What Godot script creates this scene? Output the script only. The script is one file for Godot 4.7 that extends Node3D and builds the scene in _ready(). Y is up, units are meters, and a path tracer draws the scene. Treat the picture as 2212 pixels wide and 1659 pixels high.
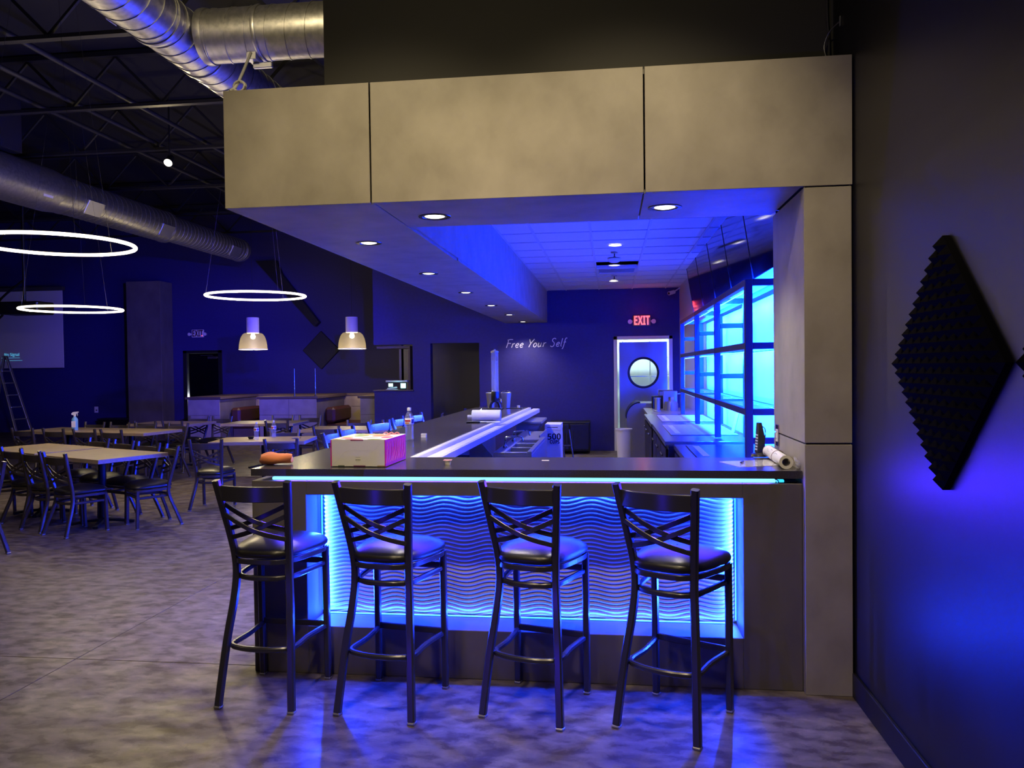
extends Node3D
# A bar with blue light strips at the side of a dark dining hall. Units are metres, y is up, the bar front faces +z.

var M := {}
var used := {}
var rng := RandomNumberGenerator.new()

const XL := -0.368      # left face of the canopy
const XW := 2.735       # right wall of the hall
const XC := 2.507       # inner face of the column
const YB := 2.417       # underside of the canopy
const YT := 3.02        # top of the canopy
const CEIL := 3.01      # lay-in ceiling behind the bar
const ZBACK := -11.0    # back wall of the bar
const ZFAR := -15.5     # far wall of the hall
const TOP := 1.067      # counter top
const TH := 0.735       # dining table top

func _ready():
	rng.seed = 4711
	camera_and_air()
	make_materials()
	hall_shell()
	bar_room_shell()
	lamps()
	canopy_and_column()
	bar()
	drink_rail_and_sinks()
	back_bar()
	foam_panels()
	ducts()
	roof_joists()
	booths()
	far_wall_things()
	back_wall_things()
	stools()
	tables_and_chairs()
	counter_things()
	table_things()

func camera_and_air():
	var cam := Camera3D.new()
	cam.name = "camera"
	add_child(cam)
	cam.transform = Transform3D(Basis(Vector3(0.9923, -0.0122, -0.1233), Vector3(0.0095, 0.9997, -0.0222), Vector3(0.1235, 0.0208, 0.9921)).orthonormalized(), Vector3(1.5955, 1.5802, 3.8867))
	cam.fov = 51.78
	cam.near = 0.05
	cam.far = 100.0
	cam.current = true
	var e := Environment.new()
	e.background_mode = Environment.BG_COLOR
	e.background_color = Color(0, 0, 0)
	e.tonemap_mode = Environment.TONE_MAPPER_LINEAR
	e.tonemap_exposure = 1.0
	e.sdfgi_enabled = true
	e.ssao_enabled = true
	e.ssil_enabled = true
	var w := WorldEnvironment.new()
	w.name = "world"
	w.environment = e
	add_child(w)

# ------------------------------------------------------------------ light colours (linear)
func lin(r, g, b) -> Color:
	return Color(r, g, b).linear_to_srgb()
var WARM := lin(1.0, 0.80, 0.45)
var WHITE := lin(1.0, 0.90, 0.78)
var BLUE := lin(0.045, 0.012, 1.0)
var RECESS := lin(0.007, 0.036, 1.0)
var CYAN := lin(0.001, 0.024, 1.0)
var ARM := lin(0.012, 0.035, 1.0)

# ------------------------------------------------------------------ materials
func mat(c: Color, rough := 0.6, metal := 0.0, spec := 0.5) -> StandardMaterial3D:
	var m := StandardMaterial3D.new()
	m.albedo_color = c
	m.roughness = rough
	m.metallic = metal
	m.metallic_specular = spec
	return m

func noise_tex(freq, octaves, ramp_at: Array, ramp_cols: Array, warp := 0.0, size := 512, kind := FastNoiseLite.TYPE_SIMPLEX_SMOOTH, sd := 1) -> NoiseTexture2D:
	var n := FastNoiseLite.new()
	n.seed = sd
	n.noise_type = kind
	n.frequency = freq
	n.fractal_octaves = octaves
	if warp > 0.0:
		n.domain_warp_enabled = true
		n.domain_warp_amplitude = warp
		n.domain_warp_frequency = freq * 1.3
	var g := Gradient.new()
	g.offsets = PackedFloat32Array(ramp_at)
	g.colors = PackedColorArray(ramp_cols)
	var t := NoiseTexture2D.new()
	t.width = size
	t.height = size
	t.seamless = true
	t.noise = n
	t.color_ramp = g
	return t

func tex_mat(t: Texture2D, per_metre, rough, metal := 0.0, spec := 0.5) -> StandardMaterial3D:
	var m := mat(Color.WHITE, rough, metal, spec)
	m.albedo_texture = t
	m.uv1_triplanar = true
	m.uv1_world_triplanar = true
	m.uv1_scale = per_metre if per_metre is Vector3 else Vector3.ONE * per_metre
	return m

func glow(c: Color, e: float) -> StandardMaterial3D:
	var m := mat(Color(0.8, 0.8, 0.8), 0.5)
	m.emission_enabled = true
	m.emission = c
	m.emission_energy_multiplier = e
	return m

func glass(a := 0.08, rough := 0.03, c := Color(1, 1, 1)) -> StandardMaterial3D:
	var m := mat(c, rough)
	m.albedo_color.a = a
	m.transparency = BaseMaterial3D.TRANSPARENCY_ALPHA
	return m

func grey(v) -> Color:
	return Color(v / 255.0, v / 255.0, v / 255.0)
func rgb(r, g, b) -> Color:
	return Color(r / 255.0, g / 255.0, b / 255.0)

func make_materials():
	M.concrete = tex_mat(noise_tex(0.013, 6, [0.0, 0.3, 0.44, 0.56, 0.72, 1.0], [rgb(66, 56, 54), rgb(86, 76, 73), rgb(104, 94, 90), rgb(113, 103, 98), rgb(122, 112, 106), rgb(142, 132, 120)], 45.0, 1024, FastNoiseLite.TYPE_SIMPLEX_SMOOTH, 7), Vector3(0.42, 0.42, 0.75), 0.33, 0.0, 0.3)
	var rt := noise_tex(0.012, 4, [0.0, 0.5, 1.0], [grey(70), grey(105), grey(150)], 20.0, 512, FastNoiseLite.TYPE_SIMPLEX_SMOOTH, 9)
	M.concrete.roughness = 1.0
	M.concrete.roughness_texture = rt
	M.concrete.heightmap_enabled = false
	M.taupe = tex_mat(noise_tex(0.006, 5, [0.0, 0.35, 0.6, 1.0], [rgb(148, 141, 130), rgb(160, 153, 142), rgb(166, 159, 148), rgb(175, 168, 157)], 30.0, 1024, FastNoiseLite.TYPE_SIMPLEX_SMOOTH, 3), Vector3(0.5, 0.42, 0.5), 0.5)
	M.taupe_dark = tex_mat(noise_tex(0.006, 5, [0.0, 0.35, 0.6, 1.0], [rgb(92, 86, 81), rgb(101, 95, 90), rgb(106, 100, 95), rgb(114, 108, 102)], 30.0, 512, FastNoiseLite.TYPE_SIMPLEX_SMOOTH, 5), Vector3(0.7, 0.4, 0.7), 0.55)
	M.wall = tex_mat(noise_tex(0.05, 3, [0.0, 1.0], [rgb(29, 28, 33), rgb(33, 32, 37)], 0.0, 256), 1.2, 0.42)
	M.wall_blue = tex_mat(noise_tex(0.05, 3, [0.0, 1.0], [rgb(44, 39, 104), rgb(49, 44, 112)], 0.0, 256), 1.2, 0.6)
	M.dark_wall = mat(rgb(70, 69, 67), 0.6)
	M.black_trim = mat(rgb(22, 20, 22), 0.5)
	M.steel_deck = mat(rgb(26, 26, 29), 0.7)
	M.joist = mat(rgb(32, 31, 34), 0.6)
	M.galv = tex_mat(noise_tex(0.03, 4, [0.0, 0.5, 1.0], [rgb(150, 150, 150), rgb(178, 177, 174), rgb(200, 198, 194)], 12.0, 512), 1.0, 0.40, 0.9)
	M.tile = tex_mat(noise_tex(0.25, 3, [0.0, 0.45, 1.0], [rgb(196, 196, 196), rgb(222, 222, 222), rgb(232, 232, 232)], 0.0, 256), 1.6, 0.85)
	M.grid = mat(rgb(205, 205, 205), 0.6)
	M.white = mat(rgb(232, 230, 228), 0.5)
	M.white_wall = mat(rgb(196, 198, 200), 0.45)
	M.rail_white = mat(rgb(226, 224, 226), 0.3)
	M.stone = tex_mat(noise_tex(0.2, 3, [0.0, 0.5, 0.8, 1.0], [rgb(58, 55, 59), rgb(66, 63, 67), rgb(74, 70, 75), rgb(100, 96, 100)], 0.0, 512, FastNoiseLite.TYPE_SIMPLEX_SMOOTH, 21), 1.5, 0.22)
	M.stone_edge = M.stone
	M.frame = mat(rgb(72, 70, 76), 0.27, 0.4)
	M.frame_brown = mat(rgb(84, 77, 77), 0.3, 0.4)
	M.frame_black = mat(rgb(24, 22, 26), 0.35, 0.3)
	M.vinyl = mat(rgb(34, 32, 33), 0.34)
	M.wood = tex_mat(noise_tex(0.02, 4, [0.0, 0.4, 0.6, 1.0], [rgb(138, 120, 98), rgb(156, 138, 114), rgb(164, 146, 121), rgb(176, 158, 132)], 6.0, 512, FastNoiseLite.TYPE_SIMPLEX_SMOOTH, 11), Vector3(0.5, 2.0, 4.0), 0.42)
	M.black_iron = mat(rgb(24, 23, 26), 0.5, 0.2)
	M.steel = mat(rgb(186, 186, 190), 0.26, 0.95)
	M.steel_rough = mat(rgb(180, 180, 186), 0.38, 0.85)
	M.chrome = mat(rgb(225, 225, 228), 0.1, 1.0)
	M.black = mat(rgb(16, 15, 18), 0.4)
	M.screen = mat(rgb(8, 8, 10), 0.06)
	M.foam = mat(rgb(22, 21, 24), 0.95, 0.0, 0.2)
	M.wave = mat(rgb(156, 150, 158), 0.5)
	M.shelf = mat(rgb(58, 56, 84), 0.35, 0.2)
	M.card = tex_mat(noise_tex(0.05, 3, [0.0, 1.0], [rgb(176, 158, 146), rgb(196, 180, 168)], 0.0, 256), 2.0, 0.8)
	M.leather = mat(rgb(74, 38, 30), 0.5)
	M.tan = tex_mat(noise_tex(0.01, 4, [0.0, 0.5, 1.0], [rgb(150, 136, 112), rgb(168, 152, 126), rgb(180, 166, 138)], 20.0, 256), 0.6, 0.55)
	M.cap = mat(rgb(98, 82, 76), 0.5)
	M.led = glow(lin(0.20, 0.66, 1.0), 1.7)
	M.led_deep = glow(lin(0.03, 0.55, 1.0), 1.6)
	M.lamp = glow(lin(1.0, 0.92, 0.76), 3.5)
	M.ring = glow(lin(1.0, 0.86, 0.62), 4.0)
	M.paper = mat(rgb(236, 234, 236), 0.7)
	M.pane = glass(0.05, 0.02, rgb(150, 240, 240))
	M.shelf_glass = glass(0.25, 0.05, rgb(200, 250, 250))
	M.clear = glass(0.10, 0.04, rgb(235, 238, 245))

# ------------------------------------------------------------------ scene helpers
func numbered(called: String) -> String:
	if not used.has(called):
		used[called] = 0
		return called
	used[called] += 1
	return "%s_%03d" % [called, used[called]]

func tag(o: Node, label: String, category: String, group := ""):
	o.set_meta("label", label)
	o.set_meta("category", category)
	if group != "":
		o.set_meta("group", group)
	return o

func thing(called: String, label: String, category: String, at := Vector3.ZERO, turn := 0.0, group := "") -> Node3D:
	var o := Node3D.new()
	o.name = numbered(called)
	add_child(o, true)
	o.position = at
	o.rotation.y = turn
	tag(o, label, category, group)
	return o

func obj(called: String, st: SurfaceTool, m: Material, parent: Node = self) -> MeshInstance3D:
	var o := MeshInstance3D.new()
	o.name = numbered(called) if parent == self else called
	o.mesh = st.commit() if st is SurfaceTool else st
	o.material_override = m
	o.cast_shadow = GeometryInstance3D.SHADOW_CASTING_SETTING_ON
	parent.add_child(o, true)
	return o

func bit(called: String, me: Mesh, m: Material, parent: Node, at := Vector3.ZERO) -> MeshInstance3D:
	var o := MeshInstance3D.new()
	o.name = called
	o.mesh = me
	o.material_override = m
	o.position = at
	parent.add_child(o, true)
	return o

func struct_mesh(called: String, st: SurfaceTool, m: Material, label := "") -> MeshInstance3D:
	var o := obj(called, st, m)
	o.set_meta("kind", "structure")
	if label != "":
		o.set_meta("label", label)
	return o

func struct_node(called: String, label := "", at := Vector3.ZERO) -> Node3D:
	var o := Node3D.new()
	o.name = numbered(called)
	add_child(o, true)
	o.position = at
	o.set_meta("kind", "structure")
	if label != "":
		o.set_meta("label", label)
	return o

func copy_of(o: Node3D, label: String, at: Vector3, turn: float, group := "") -> Node3D:
	var c: Node3D = o.duplicate()
	var base: String = o.get_meta("base_name") if o.has_meta("base_name") else String(o.name)
	c.name = numbered(base)
	add_child(c, true)
	c.position = at
	c.rotation.y = turn
	c.set_meta("label", label)
	if group != "":
		c.set_meta("group", group)
	return c

# ------------------------------------------------------------------ lights
func omni(at: Vector3, c: Color, e: float, size := 0.05, parent: Node = self) -> OmniLight3D:
	var l := OmniLight3D.new()
	l.name = "lamp_light"
	l.light_color = c
	l.light_energy = e
	l.light_size = size
	l.omni_range = 30.0
	l.omni_attenuation = 2.0
	l.shadow_enabled = true
	l.position = at
	parent.add_child(l, true)
	return l

func spot(at: Vector3, to: Vector3, c: Color, e: float, angle: float, size := 0.05, soft := 0.5, parent: Node = self) -> SpotLight3D:
	var l := SpotLight3D.new()
	l.name = "lamp_light"
	l.light_color = c
	l.light_energy = e
	l.light_size = size
	l.spot_range = 30.0
	l.spot_attenuation = 2.0
	l.spot_angle = angle
	l.spot_angle_attenuation = soft
	l.shadow_enabled = true
	parent.add_child(l, true)
	var d := (to - at).normalized()
	l.transform = Transform3D(Basis.looking_at(d, Vector3.UP if absf(d.y) < 0.99 else Vector3.FORWARD), at)
	return l

# a rectangle of light of the given length (along "along") and width that shines towards "dir"
func strip(at: Vector3, dir: Vector3, along: Vector3, length: float, width: float, c: Color, e: float, parent: Node = self) -> AreaLight3D:
	var l := AreaLight3D.new()
	l.name = "strip_light"
	l.light_color = c
	l.light_energy = e
	l.area_size = Vector2(length, width)
	l.area_range = 30.0
	l.area_attenuation = 2.0
	l.area_normalize_energy = true
	l.shadow_enabled = true
	parent.add_child(l, true)
	var z := -dir.normalized()
	var x := (along - z * along.dot(z)).normalized()
	l.transform = Transform3D(Basis(x, z.cross(x), z), at)
	return l

# ------------------------------------------------------------------ shape helpers
func S() -> SurfaceTool:
	var st := SurfaceTool.new()
	st.begin(Mesh.PRIMITIVE_TRIANGLES)
	return st

func tri(st: SurfaceTool, a: Vector3, b: Vector3, c: Vector3, na: Vector3, nb: Vector3, nc: Vector3):
	var n := (b - a).cross(c - a)
	if n.dot(na + nb + nc) > 0.0:
		var t := b
		b = c
		c = t
		t = nb
		nb = nc
		nc = t
	st.set_normal(na)
	st.add_vertex(a)
	st.set_normal(nb)
	st.add_vertex(b)
	st.set_normal(nc)
	st.add_vertex(c)

func quad(st: SurfaceTool, a: Vector3, b: Vector3, c: Vector3, d: Vector3, n: Vector3):
	tri(st, a, b, c, n, n, n)
	tri(st, a, c, d, n, n, n)

func quad4(st: SurfaceTool, a, b, c, d, na, nb, nc, nd):
	tri(st, a, b, c, na, nb, nc)
	tri(st, a, c, d, na, nc, nd)

func box(st: SurfaceTool, c: Vector3, s: Vector3, ch := 0.0, b := Basis.IDENTITY):
	var h := s * 0.5
	var k: float = minf(ch, minf(h.x, minf(h.y, h.z)) * 0.9)
	var V := func(sg: Vector3, ax: int) -> Vector3:
		var p := Vector3.ZERO
		for i in 3:
			p[i] = sg[i] * (h[i] - (0.0 if i == ax else k))
		return c + b * p
	for ax in 3:
		var u := (ax + 1) % 3
		var v := (ax + 2) % 3
		for sg in [-1.0, 1.0]:
			var q := []
			for uv in [[-1, -1], [1, -1], [1, 1], [-1, 1]]:
				var e := Vector3.ZERO
				e[ax] = sg
				e[u] = uv[0]
				e[v] = uv[1]
				q.append(V.call(e, ax))
			var n := Vector3.ZERO
			n[ax] = sg
			quad(st, q[0], q[1], q[2], q[3], b * n)
	if k <= 0.0:
		return
	for f in 3:
		var a := (f + 1) % 3
		var d := (f + 2) % 3
		for sa in [-1.0, 1.0]:
			for sd in [-1.0, 1.0]:
				var e0 := Vector3.ZERO
				e0[a] = sa
				e0[d] = sd
				var e1 := e0
				e0[f] = -1.0
				e1[f] = 1.0
				var n := Vector3.ZERO
				n[a] = sa
				n[d] = sd
				quad(st, V.call(e0, a), V.call(e1, a), V.call(e1, d), V.call(e0, d), (b * n).normalized())
	for sx in [-1.0, 1.0]:
		for sy in [-1.0, 1.0]:
			for sz in [-1.0, 1.0]:
				var e := Vector3(sx, sy, sz)
				var n := (b * e).normalized()
				tri(st, V.call(e, 0), V.call(e, 1), V.call(e, 2), n, n, n)

# a box from its least to its greatest corner
func slab(st: SurfaceTool, lo: Vector3, hi: Vector3, ch := 0.0):
	box(st, (lo + hi) * 0.5, hi - lo, ch)

func circle(r: float, n := 10) -> Array:
	var a := []
	for i in n:
		a.append(Vector2(cos(TAU * i / n), sin(TAU * i / n)) * r)
	return a

func rect(w: float, h: float, ch := 0.003) -> Array:
	var x := w * 0.5
	var y := h * 0.5
	return [Vector2(x - ch, -y), Vector2(x, -y + ch), Vector2(x, y - ch), Vector2(x - ch, y), Vector2(-x + ch, y), Vector2(-x, y - ch), Vector2(-x, -y + ch), Vector2(-x + ch, -y)]

# sweeps a profile along a path; ref is roughly the direction of the profile's x axis
func sweep(st: SurfaceTool, pts: Array, prof: Array, ref: Vector3, smooth := true, closed := false, caps := true):
	var n := pts.size()
	var m := prof.size()
	var ring := []
	var nor := []
	for i in n:
		var t: Vector3
		if closed:
			t = (pts[(i + 1) % n] - pts[(i + n - 1) % n]).normalized()
		else:
			t = (pts[mini(i + 1, n - 1)] - pts[maxi(i - 1, 0)]).normalized()
		var x := (ref - t * ref.dot(t)).normalized()
		var y := t.cross(x)
		var r := []
		var q := []
		for j in m:
			var p: Vector2 = prof[j]
			r.append(pts[i] + x * p.x + y * p.y)
			if smooth:
				q.append((x * p.x + y * p.y).normalized())
			else:
				var p2: Vector2 = prof[(j + 1) % m]
				var e := p2 - p
				var o := Vector2(e.y, -e.x).normalized()
				if o.dot(p + p2) < 0.0:
					o = -o
				q.append(x * o.x + y * o.y)
		ring.append(r)
		nor.append(q)
	for i in (n if closed else n - 1):
		var k := (i + 1) % n
		for j in m:
			var l := (j + 1) % m
			if smooth:
				quad4(st, ring[i][j], ring[i][l], ring[k][l], ring[k][j], nor[i][j], nor[i][l], nor[k][l], nor[k][j])
			else:
				quad4(st, ring[i][j], ring[i][l], ring[k][l], ring[k][j], nor[i][j], nor[i][j], nor[k][j], nor[k][j])
	if caps and not closed:
		for i in [0, n - 1]:
			var t: Vector3 = (pts[1] - pts[0]).normalized() * -1.0 if i == 0 else (pts[n - 1] - pts[n - 2]).normalized()
			for j in range(1, m - 1):
				tri(st, ring[i][0], ring[i][j], ring[i][j + 1], t, t, t)

func tube(st: SurfaceTool, pts: Array, r: float, sides := 8, closed := false):
	var d: Vector3 = pts[1] - pts[0]
	var ref := Vector3.UP
	if absf(d.normalized().y) > 0.8:
		ref = Vector3.RIGHT
	sweep(st, pts, circle(r, sides), ref, true, closed)

# turns a profile of (radius, height) round an axis
func lathe(st: SurfaceTool, prof: Array, segs := 24, at := Vector3.ZERO, b := Basis.IDENTITY):
	var n := prof.size()
	var en := []
	for i in n - 1:
		var e: Vector2 = prof[i + 1] - prof[i]
		en.append(Vector2(e.y, -e.x).normalized())
	for i in n - 1:
		var n0: Vector2 = en[i]
		var n1: Vector2 = en[i]
		if i > 0 and en[i - 1].dot(en[i]) > 0.75:
			n0 = (en[i - 1] + en[i]).normalized()
		if i < n - 2 and en[i + 1].dot(en[i]) > 0.75:
			n1 = (en[i + 1] + en[i]).normalized()
		for s in segs:
			var a := TAU * s / segs
			var c := TAU * (s + 1) / segs
			var P := func(p: Vector2, t: float) -> Vector3:
				return b * Vector3(p.x * cos(t), p.y, p.x * sin(t))
			quad4(st, at + P.call(prof[i], a), at + P.call(prof[i], c), at + P.call(prof[i + 1], c), at + P.call(prof[i + 1], a), P.call(n0, a), P.call(n0, c), P.call(n1, c), P.call(n1, a))

# a polygon in x and y, thickened along z
func extrude(st: SurfaceTool, poly: PackedVector2Array, z0: float, z1: float, xf := Transform3D.IDENTITY):
	var ix := Geometry2D.triangulate_polygon(poly)
	var P := func(p: Vector2, z: float) -> Vector3:
		return xf * Vector3(p.x, p.y, z)
	for s in [[z0, -1.0], [z1, 1.0]]:
		var n: Vector3 = (xf.basis * Vector3(0, 0, s[1] * signf(z1 - z0))).normalized()
		for i in range(0, ix.size(), 3):
			tri(st, P.call(poly[ix[i]], s[0]), P.call(poly[ix[i + 1]], s[0]), P.call(poly[ix[i + 2]], s[0]), n, n, n)
	var sgn := 1.0 if Geometry2D.is_polygon_clockwise(poly) else -1.0
	for i in poly.size():
		var a := poly[i]
		var c := poly[(i + 1) % poly.size()]
		var e := c - a
		var n: Vector3 = (xf.basis * Vector3(-e.y * sgn, e.x * sgn, 0)).normalized()
		quad(st, P.call(a, z0), P.call(c, z0), P.call(c, z1), P.call(a, z1), n)

# a smooth sheet through rows of points; toward is a point on the side the normals turn away from
func sheet(st: SurfaceTool, rows: Array, wrap := false, inside := Vector3.ZERO):
	var n := rows.size()
	var m: int = rows[0].size()
	var nor := []
	for i in n:
		var r := []
		for j in m:
			var du: Vector3
			if wrap:
				du = rows[i][(j + 1) % m] - rows[i][(j + m - 1) % m]
			else:
				du = rows[i][mini(j + 1, m - 1)] - rows[i][maxi(j - 1, 0)]
			var dv: Vector3 = rows[mini(i + 1, n - 1)][j] - rows[maxi(i - 1, 0)][j]
			var q := du.cross(dv)
			if q.length() < 1e-9:
				q = rows[i][j] - inside
			q = q.normalized()
			if q.dot(rows[i][j] - inside) < 0.0:
				q = -q
			r.append(q)
		nor.append(r)
	for i in n - 1:
		for j in (m if wrap else m - 1):
			var l := (j + 1) % m
			quad4(st, rows[i][j], rows[i][l], rows[i + 1][l], rows[i + 1][j], nor[i][j], nor[i][l], nor[i + 1][l], nor[i + 1][j])

func text_mesh(words: String, size: float, depth: float, bold := false) -> TextMesh:
	var f := SystemFont.new()
	f.font_names = PackedStringArray(["Droid Sans"])
	f.font_weight = 700 if bold else 400
	var t := TextMesh.new()
	t.text = words
	t.font = f
	t.font_size = 64
	t.pixel_size = size / 46.0
	t.depth = depth
	t.curve_step = 2.0
	return t

func smooth_path(p: Array, steps := 4) -> Array:
	var out := []
	for i in p.size() - 1:
		var a: Vector3 = p[maxi(i - 1, 0)]
		var b: Vector3 = p[i]
		var c: Vector3 = p[i + 1]
		var d: Vector3 = p[mini(i + 2, p.size() - 1)]
		for k in steps:
			out.append(b.cubic_interpolate(c, a, d, float(k) / steps))
	out.append(p[-1])
	return out

# ------------------------------------------------------------------ the hall
func hall_shell():
	# floor: poured slabs with saw-cut joints between them
	var fl := struct_node("floor", "polished concrete floor with mottled stain and saw-cut joints")
	var xs := [-16.2, -12.2, -8.7, -5.0, -1.35, 3.1]
	var zs := [-16.2, -12.6, -8.6, -4.4, -0.12, 4.2, 8.2]
	for i in xs.size() - 1:
		for j in zs.size() - 1:
			var st := S()
			slab(st, Vector3(xs[i] + 0.002, -0.12, zs[j] + 0.002), Vector3(xs[i + 1] - 0.002, 0.0, zs[j + 1] - 0.002), 0.002)
			obj("slab", st, M.concrete, fl)
	var st := S()
	slab(st, Vector3(-16.2, -0.2, -16.2), Vector3(3.1, -0.1201, 8.2))
	obj("joint_bed", st, M.black_trim, fl)
	# walls of the hall
	st = S()
	slab(st, Vector3(XW, 0, -0.34), Vector3(XW + 0.2, 5.7, 8.2))
	struct_mesh("wall_right", st, M.wall, "charcoal painted wall right of the bar")
	st = S()
	slab(st, Vector3(XW - 0.016, 0, 0.0), Vector3(XW, 0.115, 8.0), 0.003)
	struct_mesh("baseboard_right", st, M.black_trim, "black rubber baseboard along the right wall")
	st = S()
	slab(st, Vector3(-16.2, 0, -16.2), Vector3(-16.0, 5.7, 8.2))
	struct_mesh("wall_left", st, M.wall)
	st = S()
	slab(st, Vector3(-16.0, 0, 8.0), Vector3(3.0, 5.7, 8.2))
	struct_mesh("wall_rear", st, M.wall)
	st = S()
	slab(st, Vector3(-16.2, 5.6, -16.2), Vector3(3.1, 5.75, 8.2))
	struct_mesh("ceiling", st, M.steel_deck, "dark open roof deck above the hall")
	# the far wall with its door opening x -9.27 .. -8.30
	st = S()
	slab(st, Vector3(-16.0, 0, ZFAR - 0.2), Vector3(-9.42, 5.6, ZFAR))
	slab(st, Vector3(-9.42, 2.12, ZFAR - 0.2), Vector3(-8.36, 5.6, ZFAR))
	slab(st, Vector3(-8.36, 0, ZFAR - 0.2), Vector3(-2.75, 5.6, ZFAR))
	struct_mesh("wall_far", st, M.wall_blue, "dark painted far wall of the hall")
	# dark wall above the canopy
	st = S()
	slab(st, Vector3(0.05, YT + 0.002, -0.46), Vector3(XW, 5.6, -0.34))
	struct_mesh("wall_upper", st, M.dark_wall, "dark charcoal wall above the concrete canopy")
	st = S()
	slab(st, Vector3(0.05, YT + 0.002, -10.99), Vector3(0.17, 5.6, -0.46))
	struct_mesh("wall_upper_side", st, M.dark_wall)

# ------------------------------------------------------------------ the room behind the bar
func bar_room_shell():
	var st := S()
	slab(st, Vector3(2.87, 0, -11.2), Vector3(3.1, 5.6, -0.34))
	struct_mesh("wall_right_bar", st, M.white_wall, "pale wall panel behind the bar shelves")
	# back wall: opening for the order window x -2.95..-2.18, y 1.17..2.05; doorway x -1.83..-0.88; kitchen door x 1.70..2.72
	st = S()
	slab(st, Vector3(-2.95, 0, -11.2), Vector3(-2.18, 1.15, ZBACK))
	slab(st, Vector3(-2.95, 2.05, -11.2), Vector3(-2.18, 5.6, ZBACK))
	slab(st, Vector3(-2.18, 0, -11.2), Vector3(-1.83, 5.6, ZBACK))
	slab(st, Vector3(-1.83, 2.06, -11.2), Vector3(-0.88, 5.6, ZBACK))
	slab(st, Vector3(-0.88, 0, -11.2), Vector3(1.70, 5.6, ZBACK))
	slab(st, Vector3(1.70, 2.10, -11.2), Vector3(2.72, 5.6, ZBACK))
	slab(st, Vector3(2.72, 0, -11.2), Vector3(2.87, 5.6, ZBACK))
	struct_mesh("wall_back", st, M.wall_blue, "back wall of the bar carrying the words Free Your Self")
	# passage behind the doorway and the order window
	st = S()
	slab(st, Vector3(-2.9, 0, -13.0), Vector3(-0.3, 3.2, -12.85))
	struct_mesh("wall_passage", st, M.dark_wall)
	st = S()
	slab(st, Vector3(-0.45, 0, -12.85), Vector3(-0.3, 3.2, -11.2))
	struct_mesh("wall_passage_side", st, M.dark_wall)
	st = S()
	slab(st, Vector3(-2.9, 3.0, -12.85), Vector3(-0.45, 3.15, -11.2))
	struct_mesh("ceiling_passage", st, M.dark_wall)
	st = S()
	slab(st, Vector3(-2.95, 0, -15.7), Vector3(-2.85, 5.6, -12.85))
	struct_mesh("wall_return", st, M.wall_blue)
	# rough wooden cheek and head inside the order window
	st = S()
	slab(st, Vector3(-2.95, 1.98, -11.75), Vector3(-2.28, 2.03, -11.2), 0.004)
	slab(st, Vector3(-2.33, 1.17, -11.75), Vector3(-2.28, 1.98, -11.2), 0.004)
	struct_mesh("trim_1", st, M.cap, "brown timber lining inside the order window")
	# kitchen behind the swing door
	st = S()
	slab(st, Vector3(0.9, 0, -14.2), Vector3(3.6, 2.8, -14.0))
	slab(st, Vector3(0.8, 0, -14.2), Vector3(0.9, 2.8, -11.2))
	slab(st, Vector3(3.6, 0, -14.2), Vector3(3.7, 2.8, -11.2))
	slab(st, Vector3(0.8, 2.7, -14.2), Vector3(3.7, 2.8, -11.2))
	struct_mesh("wall_kitchen", st, M.white_wall, "white kitchen walls seen through the round window")
	omni(Vector3(2.2, 2.5, -12.0), lin(0.72, 1.0, 0.95), 6.0, 0.15)
	st = S()
	for q in [[-0.5, 1.75], [-0.5, 1.35]]:
		slab(st, Vector3(1.8, q[1], -13.4), Vector3(3.0, q[1] + 0.02, -13.0), 0.003)
	for x in [1.85, 2.42, 2.95]:
		slab(st, Vector3(x, 0.0, -13.2), Vector3(x + 0.025, 2.1, -13.17), 0.002)
	tag(obj("kitchen_rack", st, M.chrome), "wire kitchen rack glimpsed through the round door window", "rack")
	# lay-in ceiling: tee grid and separate tiles
	var ce := struct_node("ceiling_lay_in", "white lay-in tile ceiling above the bar, washed blue")
	st = S()
	var gx := [0.43, 0.79, 1.40, 2.01, 2.62, 2.87]
	for x in gx:
		slab(st, Vector3(x - 0.012, CEIL, -11.0), Vector3(x + 0.012, CEIL + 0.03, -0.712))
	var z0 := -0.712
	var rows := []
	var z := -0.95
	while z > -11.0:
		rows.append(z)
		z -= 0.61
	for r in rows:
		slab(st, Vector3(0.43, CEIL, r - 0.012), Vector3(2.87, CEIL + 0.03, r + 0.012))
	obj("tee_grid", st, M.grid, ce)
	rows.push_front(-0.70)
	rows.append(-11.0)
	for i in gx.size() - 1:
		for j in rows.size() - 1:
			if i == 2 and j in [11, 12] or absf(rows[j] - rows[j + 1]) < 0.05:
				if j == 11:
					continue
			var t := S()
			slab(t, Vector3(gx[i] + 0.006, CEIL + 0.008 + rng.randf() * 0.004, rows[j + 1] + 0.006), Vector3(gx[i + 1] - 0.006, CEIL + 0.03, rows[j] - 0.006), 0.003)
			obj("ceiling_tile", t, M.tile, ce)
	st = S()
	slab(st, Vector3(0.4, CEIL + 0.2, -11.1), Vector3(2.95, CEIL + 0.3, -0.46))
	struct_mesh("ceiling_slab", st, M.dark_wall)
	# air vent in the ceiling
	var v := thing("ceiling_vent", "grey square air vent set in the lay-in ceiling", "vent", Vector3(1.70, CEIL, -8.05))
	st = S()
	for q in [[-0.28, 0], [0.28, 0]]:
		slab(st, Vector3(q[0] - 0.02, -0.012, -0.29), Vector3(q[0] + 0.02, 0.02, 0.29), 0.003)
	for q in [-0.28, 0.28]:
		slab(st, Vector3(-0.30, -0.012, q - 0.02), Vector3(0.30, 0.02, q + 0.02), 0.003)
	obj("frame", st, M.grid, v)
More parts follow.
